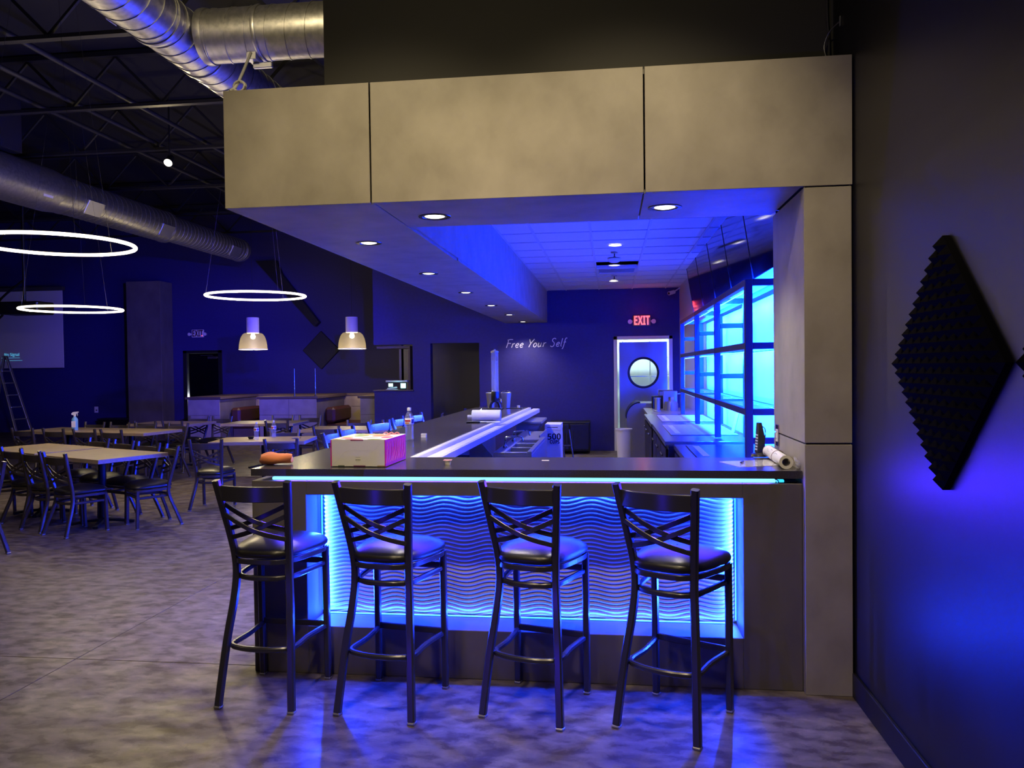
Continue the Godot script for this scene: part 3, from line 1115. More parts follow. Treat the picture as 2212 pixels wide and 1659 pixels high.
# ------------------------------------------------------------------ back bar
func back_bar():
	# undercounter cabinets
	var st: SurfaceTool
	var units := [[-1.00, -3.05, 2.13, 0.90, "dark undercounter cooler nearest the front counter"], [-3.10, -5.25, 2.06, 0.92, "dark undercounter cooler, middle of the back bar row"], [-5.30, -7.15, 2.05, 0.915, "dark undercounter cooler, third of the back bar row"]]
	for u in units:
		var w: float = 2.86 - u[2]
		var ln: float = u[0] - u[1]
		var o := thing("bar_cooler", u[4], "cooler", Vector3(u[2], 0, u[0]))
		st = S()
		slab(st, Vector3(0.03, 0.06, -ln), Vector3(w, u[3] - 0.041, 0.0), 0.004)
		obj("body", st, M.black, o)
		st = S()
		slab(st, Vector3(0.0, u[3] - 0.04, -ln), Vector3(w, u[3], 0.0), 0.004)
		obj("steel_top", st, M.steel, o)
		st = S()
		slab(st, Vector3(0.06, 0.0, -ln + 0.03), Vector3(w, 0.06, -0.03))
		obj("plinth", st, M.black_trim, o)
		for k in 3:
			st = S()
			slab(st, Vector3(0.008, 0.10, -ln * (k + 1) / 3.0 + 0.02), Vector3(0.03, u[3] - 0.07, -ln * k / 3.0 - 0.02), 0.003)
			var dr := obj("door", st, M.black_iron, o)
			st = S()
			tube(st, [Vector3(-0.012, u[3] - 0.14, -ln * (k + 0.25) / 3.0), Vector3(-0.012, u[3] - 0.14, -ln * (k + 0.6) / 3.0)], 0.008)
			obj("handle", st, M.steel, dr)
	# work table with machines at the far end
	var o := thing("work_table", "steel work table at the far end of the back bar", "table", Vector3(2.12, 0, -7.3))
	st = S()
	slab(st, Vector3(0.0, 0.86, -2.0), Vector3(0.73, 0.89, 0.0), 0.004)
	obj("top", st, M.steel_rough, o)
	for q in [[0.05, -0.05], [0.68, -0.05], [0.05, -1.95], [0.68, -1.95]]:
		st = S()
		tube(st, [Vector3(q[0], 0, q[1]), Vector3(q[0], 0.86, q[1])], 0.02)
		obj("leg", st, M.steel_rough, o)
	o = thing("coffee_grinder", "dark box-shaped brewer at the far end of the work table", "brewer", Vector3(2.26, 0.89, -9.15))
	st = S()
	slab(st, Vector3(0.0, 0.0, -0.12), Vector3(0.38, 0.2, 0.12), 0.01)
	obj("body", st, M.black, o)
	st = S()
	slab(st, Vector3(0.11, 0.2, -0.1), Vector3(0.30, 0.28, 0.1), 0.01)
	obj("hopper", st, M.steel_rough, o)
	st = S()
	slab(st, Vector3(0.10, 0.28, -0.11), Vector3(0.33, 0.30, 0.11), 0.008)
	obj("lid", st, M.steel, o)
	o = thing("cup_dispenser", "tall pale cylinder dispenser standing on the work table", "dispenser", Vector3(2.30, 0.89, -8.3))
	st = S()
	lathe(st, [Vector2(0.0, 0.0), Vector2(0.06, 0.0), Vector2(0.06, 0.01), Vector2(0.045, 0.02), Vector2(0.045, 0.19), Vector2(0.052, 0.19), Vector2(0.052, 0.205), Vector2(0.0, 0.205)], 24)
	obj("cylinder", st, M.steel_rough, o)
	o = thing("blender", "grey countertop blender with jug and upright shield", "blender", Vector3(2.52, 0.89, -8.45))
	st = S()
	lathe(st, [Vector2(0.0, 0.0), Vector2(0.10, 0.0), Vector2(0.10, 0.10), Vector2(0.085, 0.14), Vector2(0.0, 0.14)], 24)
	obj("base", st, M.steel_rough, o)
	st = S()
	slab(st, Vector3(-0.12, 0.0, -0.11), Vector3(0.10, 0.30, -0.085), 0.01)
	obj("shield", st, M.steel_rough, o)
	st = S()
	lathe(st, [Vector2(0.0, 0.14), Vector2(0.03, 0.14), Vector2(0.045, 0.20), Vector2(0.045, 0.21), Vector2(0.0, 0.21)], 20)
	obj("jug", st, M.chrome, o)
	o = thing("tap", "small chrome tap on the wall above the work table", "tap", Vector3(2.70, 1.15, -8.6))
	st = S()
	tube(st, [Vector3(0.15, 0.0, 0), Vector3(0.0, 0.0, 0), Vector3(-0.08, -0.01, 0)], 0.012)
	tube(st, [Vector3(0.0, -0.04, 0), Vector3(0.0, 0.05, 0)], 0.01)
	obj("body", st, M.chrome, o)
	o = thing("ice_chest", "pale ice chest with curved dark lid by the kitchen door", "ice chest", Vector3(1.86, 0, -10.1))
	var p := PackedVector2Array([Vector2(0, 0), Vector2(0.5, 0), Vector2(0.5, 0.96), Vector2(0.20, 0.96)])
	var lidp := PackedVector2Array()
	for i in 9:
		var t := i / 8.0
		p.append(Vector2(0.2 - 0.2 * sin(t * PI / 2), 0.72 + 0.24 * cos(t * PI / 2)))
	st = S()
	extrude(st, p, 0.0, 0.7)
	obj("body", st, M.steel_rough, o)
	for i in 9:
		var t := i / 8.0
		lidp.append(Vector2(0.22 - 0.235 * sin(t * PI / 2), 0.71 + 0.275 * cos(t * PI / 2)))
	for i in 9:
		var t := 1.0 - i / 8.0
		lidp.append(Vector2(0.22 - 0.222 * sin(t * PI / 2), 0.715 + 0.25 * cos(t * PI / 2)))
	st = S()
	extrude(st, lidp, -0.01, 0.71)
	obj("lid", st, M.black_iron, o)
	o = thing("waste_bin", "plain pale waste bin in front of the kitchen door", "bin", Vector3(1.80, 0, -8.9))
	st = S()
	lathe(st, [Vector2(0.0, 0.01), Vector2(0.10, 0.0), Vector2(0.125, 0.56), Vector2(0.135, 0.56), Vector2(0.135, 0.58), Vector2(0.118, 0.58), Vector2(0.095, 0.03), Vector2(0.0, 0.03)], 28)
	obj("shell", st, M.white, o)
	# sheets of cardboard and film over the coolers
	var sheets := [[2.22, 0.902, -2.45, 0.60, 0.95, "glossy flattened carton on the nearest cooler", M.stone], [2.16, 0.922, -4.35, 0.62, 1.30, "broad cardboard sheet on the middle cooler", M.card], [2.20, 0.917, -6.2, 0.6, 1.2, "pale cardboard sheet on the third cooler", M.card]]
	for q in sheets:
		var c := thing("cardboard_sheet", q[5], "cardboard", Vector3(q[0], q[1], q[2]))
		st = S()
		slab(st, Vector3(0, 0, -q[4] / 2), Vector3(q[3], 0.006, q[4] / 2), 0.001)
		obj("sheet", st, q[6], c)
		st = S()
		slab(st, Vector3(0.05, 0.0065, -q[4] * 0.4), Vector3(0.10, 0.0075, q[4] * 0.4))
		obj("tape", st, M.paper, c)
	o = thing("picture_board", "small upright board leaning on the cyan wall behind the shelves", "board", Vector3(2.75, 0.922, -3.95), 0.0)
	st = S()
	box(st, Vector3(0.04, 0.11, 0), Vector3(0.008, 0.22, 0.16), 0.002, Basis(Vector3.BACK, -0.25))
	obj("board", st, M.card, o)
	# shelf frame
	o = thing("shelf_frame", "black metal bottle shelf frame glowing cyan behind the bar", "shelf", Vector3(2.55, 0.93, -1.78))
	var zz := [0.0, -1.62, -3.29, -5.10]
	for z in zz:
		for x in [0.0, 0.25]:
			st = S()
			slab(st, Vector3(x - 0.026, 0.0, z - 0.026), Vector3(x + 0.026, 1.24, z + 0.026), 0.003)
			obj("post", st, M.shelf, o)
	for y in [0.32, 0.78, 1.22]:
		for x in [0.0, 0.25]:
			st = S()
			slab(st, Vector3(x - 0.024, y - 0.024, -5.07), Vector3(x + 0.024, y + 0.024, -0.03), 0.003)
			obj("rail", st, M.shelf, o)
		for z in zz:
			st = S()
			slab(st, Vector3(0.027, y - 0.023, z - 0.022), Vector3(0.223, y + 0.023, z + 0.022), 0.003)
			obj("cross_bar", st, M.shelf, o)
	for z in zz:
		for y in [0.12] if z == 0.0 else [0.55, 1.0]:
			st = S()
			slab(st, Vector3(0.027, y - 0.022, z - 0.020), Vector3(0.223, y + 0.022, z + 0.020), 0.003)
			obj("cross_bar", st, M.shelf, o)
	for y in [0.3445, 0.8045]:
		st = S()
		slab(st, Vector3(0.027, y - 0.02, -5.04), Vector3(0.223, y - 0.012, -0.03), 0.001)
		obj("shelf_pane", st, M.shelf_glass, o)
	# light strips: under the shelves, up the posts and along the wall
	for q in [[0.29, 380.0], [0.75, 380.0], [1.19, 380.0]]:
		st = S()
		slab(st, Vector3(0.024, q[0] - 0.014, -5.04), Vector3(0.030, q[0] - 0.004, -0.03), 0.002)
		obj("light_strip", st, M.led, o)
		strip(Vector3(2.55 + 0.034, 0.93 + q[0] - 0.009, -1.78 - 2.55), Vector3(1, -0.25, 0), Vector3(0, 0, 1), 4.9, 0.010, CYAN, q[1])
	for z in [-0.03, -5.07]:
		var y := 0.82
		while y < 1.19:
			st = S()
			box(st, Vector3(0.026, y - (0.45 if z < -1.0 else 0.0), z - 0.002), Vector3(0.006, 0.010, 0.008), 0.002)
			obj("led", st, M.led, o)
			y += 0.021
	# tilted video screens above
	var nth := ["farthest", "fourth", "third", "second", "nearest"]
	for k in 5:
		var t := thing("video_screen", "dark tilted video screen above the shelves, %s of the row" % nth[k], "screen", Vector3(2.575, 2.815, -6.46 + 1.055 * k), 0.0, "video screens")
		t.rotation = Vector3(0, 0, 0.155)
		st = S()
		slab(st, Vector3(0.0, -0.60, 0.004), Vector3(0.012, 0.0, 1.05), 0.002)
		obj("panel", st, M.screen, t)
		st = S()
		slab(st, Vector3(0.012, -0.55, 0.10), Vector3(0.05, -0.05, 0.95), 0.006)
		slab(st, Vector3(0.05, -0.35, 0.4), Vector3(0.20, -0.22, 0.6), 0.006)
		obj("case", st, M.black, t)
		st = S()
		for e in [0.003, 1.047]:
			slab(st, Vector3(-0.003, -0.60, e - 0.003), Vector3(0.0, 0.0, e + 0.003))
		obj("bezel", st, M.frame, t)

# ------------------------------------------------------------------ cross-back seats
func bent(p: Array, s: float) -> Array:
	var a := []
	for q in p:
		a.append(Vector3(q[0] * s, q[1], q[2]))
	return smooth_path(a, 5)

func seat_outline(n: int, f: float) -> Array:
	var a := []
	for i in n:
		var t := TAU * i / n
		var c := cos(t)
		var s := sin(t)
		var z := 0.21 * signf(s) * pow(absf(s), 0.6) - 0.035
		var w := lerpf(0.228, 0.152, clampf((z + 0.245) / 0.42, 0.0, 1.0))
		a.append(Vector3(w * signf(c) * pow(absf(c), 0.5) * f, 0, (z + 0.035) * f - 0.035))
	return a

func cushion(y: float) -> SurfaceTool:
	var st := S()
	var rows := []
	for q in [[0.02, 0.0], [0.93, 0.0], [0.99, 0.010], [1.0, 0.022], [0.97, 0.036], [0.88, 0.050], [0.7, 0.066], [0.45, 0.077], [0.2, 0.082], [0.02, 0.083]]:
		var r := []
		for p in seat_outline(36, q[0]):
			r.append(p + Vector3(0, y + q[1], 0))
		rows.append(r)
	sheet(st, rows, true, Vector3(0, y + 0.03, -0.02))
	return st

func arc_bar(y: float, half: float, zp: float, zb: float, fz: float) -> Array:
	# a bar that leaves one front leg, runs round behind and comes back to the other
	return smooth_path([Vector3(-0.175, y, fz), Vector3(-0.155, y, -0.02), Vector3(-half, y, zp - 0.03), Vector3(-half * 0.6, y, zb - 0.012), Vector3(0, y, zb), Vector3(half * 0.6, y, zb - 0.012), Vector3(half, y, zp - 0.03), Vector3(0.155, y, -0.02), Vector3(0.175, y, fz)], 4)

func make_seat(called: String, label: String, category: String, tall: bool) -> Node3D:
	var o := thing(called, label, category)
	var fm: Material = M.frame if tall else M.frame_brown
	var sy := 0.695 if tall else 0.395          # underside of the cushion
	var dy := sy - (0.695 if tall else 0.674)
	var post: Array
	if tall:
		post = [[0.185, 0.012, 0.215], [0.163, 0.30, 0.168], [0.145, 0.48, 0.130], [0.136, 0.60, 0.116], [0.138, 0.70, 0.120], [0.150, 0.82, 0.145], [0.166, 0.95, 0.178], [0.180, 1.07, 0.208]]
	else:
		post = [[0.190, 0.012, 0.225], [0.168, 0.15, 0.178], [0.150, 0.26, 0.138], [0.140, 0.34, 0.120], [0.140, 0.42, 0.122], [0.152, 0.53, 0.147], [0.168, 0.66, 0.180], [0.182, 0.812, 0.212]]
	var st := S()
	for s in [-1, 1]:
		st = S()
		sweep(st, bent(post, s), rect(0.034, 0.030, 0.006), Vector3.RIGHT, false)
		var lg := obj("leg", st, fm, o)
		st = S()
		box(st, Vector3(post[0][0] * s, 0.007, post[0][2]), Vector3(0.036, 0.014, 0.034), 0.004)
		obj("foot_cap", st, M.steel_rough, lg)
	for s in [-1, 1]:
		st = S()
		sweep(st, [Vector3(0.18 * s, 0.012, -0.20), Vector3(0.18 * s, sy - 0.01, -0.19)], rect(0.030, 0.030, 0.005), Vector3.RIGHT, false)
		var lg := obj("leg", st, fm, o)
		st = S()
		box(st, Vector3(0.18 * s, 0.007, -0.20), Vector3(0.033, 0.014, 0.033), 0.004)
		obj("foot_cap", st, M.steel_rough, lg)
	obj("seat_cushion", cushion(sy), M.vinyl, o)
	# rim that carries the cushion
	st = S()
	var rim := []
	for p in seat_outline(40, 0.95):
		rim.append(p + Vector3(0, sy - 0.014, 0))
	sweep(st, rim, rect(0.024, 0.012, 0.002), Vector3.UP, false, true)
	obj("seat_frame", st, fm, o)
	# bars
	for y in ([sy - 0.095, 0.275] if tall else [sy - 0.085]):
		st = S()
		var hw := 0.13 if y > 0.4 or not tall else 0.155
		var zb := 0.145 if y > 0.4 or not tall else 0.185
		sweep(st, arc_bar(y, hw, zb - 0.025, zb, -0.195), rect(0.025, 0.022, 0.006), Vector3.UP, false)
		obj("foot_ring" if y < 0.29 and tall else "stretcher", st, fm, o)
		st = S()
		slab(st, Vector3(-0.166, y - 0.004, -0.203), Vector3(0.166, y + 0.026, -0.189), 0.003)
		obj("front_bar", st, fm, o)
	# back: a bowed slat and two crossing pairs of bars
	st = S()
	var p := []
	for i in 13:
		var t := -1.0 + i / 6.0
		p.append(Vector3(0.160 * t, 1.008 + dy, 0.190 + 0.034 * (1.0 - t * t)))
	sweep(st, p, rect(0.072, 0.016, 0.003), Vector3.UP, false)
	obj("back_slat", st, fm, o)
	for s in [-1, 1]:
		for k in 2:
			st = S()
			var ya := 0.955 - 0.048 * k + dy
			var yb := 0.835 - 0.045 * k + dy
			p = []
			for i in 13:
				var t := i / 12.0
				var xa := lerpf(0.158, 0.142, t)
				p.append(Vector3(s * lerpf(-xa, xa, t), lerpf(ya, yb, t) - 0.012 * sin(t * PI), lerpf(0.172, 0.146, t) + 0.034 * sin(t * PI) + 0.004 * s))
			sweep(st, p, rect(0.022, 0.010, 0.002), Vector3.UP, false)
			obj("cross_bar", st, fm, o)
	return o

func stools():
	var proto := make_seat("bar_stool", "", "bar stool", true)
	proto.set_meta("base_name", "bar_stool")
	var front := [[-0.045, 0.205, -4.0, "black cross-back bar stool at the front counter's left corner"], [0.560, 0.245, -10.0, "black cross-back bar stool standing under the fruit-print box"], [1.243, 0.222, -15.5, "black cross-back bar stool third from the left at the bar front"], [1.870, 0.320, -27.0, "black cross-back bar stool nearest the column, turned most"]]
	for i in 4:
		var q = front[i]
		if i == 0:
			proto.position = Vector3(q[0], 0, q[1])
			proto.rotation_degrees.y = q[2]
			tag(proto, q[3], "bar stool", "stools along the bar front")
		else:
			copy_of(proto, q[3], Vector3(q[0], 0, q[1]), deg_to_rad(q[2]), "stools along the bar front")
	var side := [[-0.51, -2.42, -88.0, "blue-lit bar stool at the bar arm just behind the fruit-print box"], [-0.52, -2.86, -90.0, "blue-lit bar stool at the bar arm, second from the front corner"], [-0.48, -3.60, -108.0, "blue-lit bar stool at the bar arm, turned towards the viewer"], [-0.44, -4.24, -92.0, "blue-lit bar stool at the bar arm right behind the water bottle"], [-0.42, -4.92, -98.0, "blue-lit bar stool at the bar arm, farthest of the row"]]
	for q in side:
		copy_of(proto, q[3], Vector3(q[0], 0, q[1]), deg_to_rad(q[2]), "stools along the bar arm")

func make_table(label: String, at: Vector3, turn: float, length: float, depth: float, posts: Array) -> Node3D:
	var o := thing("dining_table", label, "table", at, turn)
	var st := S()
	slab(st, Vector3(-length / 2, TH - 0.042, -depth / 2), Vector3(length / 2, TH, depth / 2), 0.003)
	obj("tabletop", st, M.wood, o)
	for x in posts:
		st = S()
		lathe(st, [Vector2(0.10, TH - 0.043), Vector2(0.10, TH - 0.055), Vector2(0.038, TH - 0.06), Vector2(0.038, 0.07), Vector2(0.06, 0.05), Vector2(0.06, 0.03)], 18, Vector3(x, 0, 0))
		obj("pedestal", st, M.black_iron, o)
		st = S()
		for k in 4:
			var a := PI / 4 + PI / 2 * k
			var d := Vector3(cos(a), 0, sin(a))
			sweep(st, [Vector3(x, 0.045, 0), Vector3(x, 0.035, 0) + d * 0.15, Vector3(x, 0.014, 0) + d * 0.30], rect(0.05, 0.026, 0.006), d.cross(Vector3.UP), false)
		obj("cross_foot", st, M.black_iron, o)
	return o

func tables_and_chairs():
	# x axis of a table's frame, seen from above: turn t makes (cos t, -sin t)
	var t1 := deg_to_rad(-24.5)
	var T := {}
	var c1 := Vector3(-3.68, 0, -3.76)
	var u := Vector3(cos(t1), 0, -sin(t1))
	T.a = [c1, t1]
	T.b = [c1 - u * 1.18 + Vector3(-0.02, 0, -0.05), t1]
	var t3 := deg_to_rad(-11.0)
	var u3 := Vector3(cos(t3), 0, -sin(t3))
	T.c = [Vector3(-5.29, 0, -6.78), t3]
	T.d = [Vector3(-5.29, 0, -6.78) - u3 * 1.16, t3]
	T.e = [Vector3(-2.646, 0, -5.40), deg_to_rad(8.9) * -1.0 + deg_to_rad(0.0)]
	T.e[1] = deg_to_rad(9.0)
	T.f = [Vector3(-5.62, 0, -8.42), deg_to_rad(-6.0)]
	T.g = [Vector3(-4.02, 0, -8.48), deg_to_rad(2.0)]
	T.h = [Vector3(-2.08, 0, -7.18), deg_to_rad(-1.0)]
	var names := {"a": "pale wood table in front, its blue-lit end towards the bar", "b": "pale wood table pushed against the front table's left end", "c": "pale wood table, right half of the long row behind the front table", "d": "pale wood table carrying the spray bottle", "e": "pale wood table carrying two water bottles and keys", "f": "pale wood table before the left booth", "g": "pale wood table in front of the wide booth partition", "h": "pale wood table beside the bar arm stools"}
	for k in T:
		var ln := 1.38 if k == "h" else (1.20 if k == "g" else 1.14)
		make_table(names[k], T[k][0], T[k][1], ln, 0.70 if k == "e" else 0.76, [-0.33, 0.33] if k == "h" else [0.0])
	var proto := make_seat("dining_chair", "", "chair", false)
	proto.set_meta("base_name", "dining_chair")
	# table, place along it, side (1 near, -1 far), distance of the seat's middle from the table's middle line, extra turn, label
	var L := [
		["a", 0.20, 1, 0.39, 2.0, "black cross-back chair on the near side of the front table, nearest the bar"],
		["a", -0.28, 1, 0.36, -1.0, "black cross-back chair on the near side of the front table, its left seat"],
		["b", 0.42, 1, 0.33, 3.0, "black cross-back chair on the near side of the second front table, right seat"],
		["b", -0.12, 1, 0.36, 0.0, "black cross-back chair on the near side of the second front table, left seat"],
		["a", 0.52, -1, 0.22, -18.0, "black cross-back chair angled at the far right corner of the front table"],
		["a", 0.05, -1, 0.30, 2.0, "black cross-back chair on the far side of the front table, left of the angled one"],
		["a", -0.48, -1, 0.34, -1.0, "black cross-back chair on the far side where the two front tables meet"],
		["b", 0.20, -1, 0.34, 2.0, "black cross-back chair on the far side of the second front table"],
		["c", 0.34, 1, 0.50, -2.0, "black cross-back chair nearest the row's right end, before the table behind the front pair"],
		["c", -0.14, 1, 0.50, 2.0, "black cross-back chair before the middle of the long row's right table"],
		["d", 0.48, 1, 0.50, 0.0, "black cross-back chair before the spray-bottle table, right seat"],
		["d", -0.10, 1, 0.50, 3.0, "black cross-back chair before the spray-bottle table, left seat"],
		["c", 0.36, -1, 0.32, -3.0, "black cross-back chair on the far side of the long row, nearest the bar"],
		["c", -0.22, -1, 0.32, 2.0, "black cross-back chair on the far side of the long row, second from its right end"],
		["d", 0.41, -1, 0.34, -1.0, "black cross-back chair on the far side of the long row, third from its right end"],
		["d", -0.07, -1, 0.34, 2.0, "black cross-back chair on the far side of the long row, behind the spray bottle's table"],
		["e", -0.43, 1, 0.60, -1.0, "black cross-back chair pulled out before the water-bottle table, left of the pair"],
		["e", 0.43, 1, 0.68, 0.0, "black cross-back chair before the water-bottle table, partly behind the counter corner"],
		["e", 0.12, -1, 0.34, 2.0, "black cross-back chair on the far side of the water-bottle table, behind the keys"],
		["f", 0.02, 1, 0.50, 3.0, "black cross-back chair before the left booth table, left seat"],
		["f", 0.50, 1, 0.46, -3.0, "black cross-back chair before the left booth table, right seat"],
		["f", 0.16, -1, 0.30, 2.0, "black cross-back chair behind the left booth table, left seat"],
		["f", 0.60, -1, 0.30, 0.0, "black cross-back chair behind the left booth table, right seat"],
		["g", 0.48, 1, 0.52, -3.0, "black cross-back chair right behind the two water bottles"],
		["g", 0.10, -1, 0.28, 0.0, "black cross-back chair behind the middle booth table, left seat"],
		["g", 0.58, -1, 0.28, 1.0, "black cross-back chair behind the middle booth table, right seat"],
		["h", -0.12, -1, 0.34, 2.0, "black cross-back chair on the far side of the table beside the bar arm, left seat"],
		["h", 0.42, -1, 0.34, -2.0, "black cross-back chair on the far side of the table beside the bar arm, right seat"],
		["h", -0.20, 1, 0.42, 2.0, "black cross-back chair on the near side of the table beside the bar arm"],
	]
	var first := true
	for q in L:
		var t: float = T[q[0]][1]
		var ux := Vector3(cos(t), 0, -sin(t))
		var uz := Vector3(sin(t), 0, cos(t))
		var at: Vector3 = T[q[0]][0] + ux * q[1] + uz * q[2] * q[3]
		var turn: float = t + (0.0 if q[2] > 0 else PI) + deg_to_rad(q[4])
		if first:
			proto.position = at
			proto.rotation.y = turn
			tag(proto, q[5], "chair", "chairs at the dining tables")
			first = false
		else:
			copy_of(proto, q[5], at, turn, "chairs at the dining tables")
	copy_of(proto, "black cross-back chair cut by the photo's left edge, only a leg showing", Vector3(-3.95, 0, -2.36), deg_to_rad(62.0), "chairs at the dining tables")
	copy_of(proto, "black cross-back chair seen edge-on in front of the dark doorway", Vector3(-1.46, 0, -9.3), deg_to_rad(100.0), "chairs near the doorway")
	copy_of(proto, "black cross-back chair standing in the dark passage behind the doorway", Vector3(-1.25, 0, -11.75), deg_to_rad(170.0), "chairs near the doorway")

# ------------------------------------------------------------------ acoustic foam
func foam_panels():
	var labels := ["black pyramid-foam diamond on the right wall, shown whole", "black pyramid-foam diamond cut off by the photo's right edge"]
	for k in 2:
		var o := thing("acoustic_foam", labels[k], "acoustic panel", Vector3(XW, 1.577, 1.045 + 0.95 * k), 0.0, "foam diamonds on the right wall")
		var n := 12
		var s := 0.61 / n
		var st := S()
		# u and v run along the diamond's edges on the wall, w points into the room (-x)
		var P := func(a: float, b: float, w: float) -> Vector3:
			var x := (a - 0.305 + b - 0.305) * 0.70711
			var y := (b - a) * 0.70711
			return Vector3(-w, y, x)
		for i in n:
			for j in n:
				var a := i * s
				var b := j * s
				var top: Vector3 = P.call(a + s / 2, b + s / 2, 0.055)
				var c := [P.call(a, b, 0.022), P.call(a + s, b, 0.022), P.call(a + s, b + s, 0.022), P.call(a, b + s, 0.022)]
				for e in 4:
					var nn: Vector3 = (c[(e + 1) % 4] - c[e]).cross(top - c[e]).normalized()
					if nn.x > 0:
						nn = -nn
					tri(st, c[e], c[(e + 1) % 4], top, nn, nn, nn)
		var l := [P.call(0, 0, 0), P.call(0.61, 0, 0), P.call(0.61, 0.61, 0), P.call(0, 0.61, 0)]
		for e in 4:
			var q0: Vector3 = l[e]
			var q1: Vector3 = l[(e + 1) % 4]
			quad(st, q0, q1, q1 - Vector3(0.022, 0, 0), q0 - Vector3(0.022, 0, 0), ((q0 + q1) / 2).normalized())
		obj("foam", st, M.foam, o)

# ------------------------------------------------------------------ air ducts
func spiral_duct(o: Node3D, a: Vector3, b: Vector3, r: float, pitch: float, with_ribs := true):
	var d := b - a
	var ln := d.length()
	var t := d / ln
	var y := Vector3.UP
	var x := y.cross(t).normalized()
	var bs := Basis(x, t, x.cross(t))
	var st := S()
	lathe(st, [Vector2(r, 0.0), Vector2(r, ln)], 40, a, bs)
	obj("duct_section", st, M.galv, o)
	if with_ribs:
		st = S()
		var p := []
		var n := int(ln / pitch) * 24
		for i in n + 1:
			var f := float(i) / n
			var q := TAU * i / 24.0
			p.append(a + bs * Vector3(cos(q) * r, f * ln, sin(q) * r))
		sweep(st, p, [Vector2(0.006, -0.006), Vector2(0.006, 0.006), Vector2(-0.006, 0.006), Vector2(-0.006, -0.006)], t, false, false, false)
		obj("spiral_seam", st, M.galv, o)

func collar(o: Node3D, at: Vector3, t: Vector3, r: float, w := 0.05):
	var x := Vector3.UP.cross(t).normalized()
	var st := S()
	lathe(st, [Vector2(r, -w / 2), Vector2(r + 0.008, -w / 2), Vector2(r + 0.012, 0.0), Vector2(r + 0.008, w / 2), Vector2(r, w / 2)], 40, at, Basis(x, t, x.cross(t)))
	obj("collar", st, M.galv, o)

func ducts():
	var o := thing("air_duct", "big spiral duct running back from the top left over the canopy", "duct", Vector3(-1.84, 4.30, 1.2))
	spiral_duct(o, Vector3(0, 0, 0), Vector3(0, 0, -8.4), 0.215, 0.16)
	collar(o, Vector3(0, 0, -3.05), Vector3(0, 0, -1), 0.216)
	collar(o, Vector3(0, 0, -3.75), Vector3(0, 0, -1), 0.216)
	var st := S()
	for q in [[-2.62, 0.02], [-2.80, -0.02]]:
		var a := deg_to_rad(-62.0)
		box(st, Vector3(-sin(-a) * 0.0 - 0.19 + q[1], -0.11, q[0]), Vector3(0.003, 0.07, 0.12), 0.0, Basis(Vector3.BACK, 0.52))
	obj("paper_label", st, M.paper, o)
	var b := thing("branch_duct", "short spiral branch duct joining the big duct to the upper wall", "duct", Vector3(-1.75, 4.27, -2.2))
	spiral_duct(b, Vector3(0.14, 0, 0), Vector3(1.78, 0, 0), 0.205, 0.16)
	collar(b, Vector3(0.16, 0, 0), Vector3(1, 0, 0), 0.206, 0.06)
	collar(b, Vector3(0.62, 0, 0), Vector3(1, 0, 0), 0.206, 0.03)
	st = S()
	slab(st, Vector3(0.52, -0.235, -0.04), Vector3(0.60, -0.16, 0.10), 0.003)
	slab(st, Vector3(0.54, -0.28, 0.0), Vector3(0.70, -0.235, 0.03), 0.006)
	obj("damper_handle", st, M.steel_rough, b)
	var c := thing("long_duct", "long stepped spiral duct crossing the dark hall on the left", "duct", Vector3(-6.88, 4.30, -3.0))
	spiral_duct(c, Vector3(0, 0.06, 0), Vector3(0, 0.06, -4.2), 0.33, 0.36, false)
	st = S()
	lathe(st, [Vector2(0.33, 0.0), Vector2(0.29, 0.35)], 40, Vector3(0, 0.06, -4.2), Basis(Vector3.LEFT, Vector3(0, 0, -1), Vector3.LEFT.cross(Vector3(0, 0, -1))))
	obj("reducer", st, M.galv, c)
	spiral_duct(c, Vector3(0, 0.06, -4.55), Vector3(0, 0.06, -7.4), 0.29, 0.13)
	spiral_duct(c, Vector3(0, 0.06, -7.4), Vector3(0, 0.06, -10.6), 0.25, 0.13)
	for q in [[-2.6, 0.33], [-4.55, 0.29], [-7.4, 0.29], [-10.5, 0.25]]:
		collar(c, Vector3(0, 0.06, q[0]), Vector3(0, 0, -1), q[1] + 0.002, 0.10)
	for q in [[-5.0, 0.29], [-7.1, 0.29], [-9.9, 0.25]]:
		st = S()
		box(st, Vector3(q[1] * 0.8, 0.06 - q[1] * 0.45, q[0]), Vector3(0.06, 0.24, 0.4), 0.005, Basis(Vector3.BACK, -0.5))
		obj("grille", st, M.steel_rough, c)
	st = S()
	box(st, Vector3(0.30, -0.06, -3.9), Vector3(0.004, 0.14, 0.2), 0.0, Basis(Vector3.BACK, -0.3))
	obj("paper_label", st, M.paper, c)
	var d := thing("riser_duct", "dim square duct dropping from the roof into the long duct", "duct", Vector3(-6.88, 4.3, -6.3))
	st = S()
	slab(st, Vector3(-0.2, 0.41, -0.2), Vector3(0.2, 1.3, 0.2), 0.004)
	obj("duct_section", st, M.joist, d)
	# slanted solid standing in for a dim streak of light on the wall
	var e := thing("slanted_light_streak", "solid slanted shape for a dim beam of light at the far wall", "beam", Vector3(-6.35, 0, ZFAR + 0.2))
	st = S()
	extrude(st, PackedVector2Array([Vector2(-0.95, 4.36), Vector2(-0.42, 4.36), Vector2(-0.30, 4.05), Vector2(0.68, 2.78), Vector2(0.58, 2.68)]), -0.15, 0.02)
	obj("beam", st, M.wall, e)

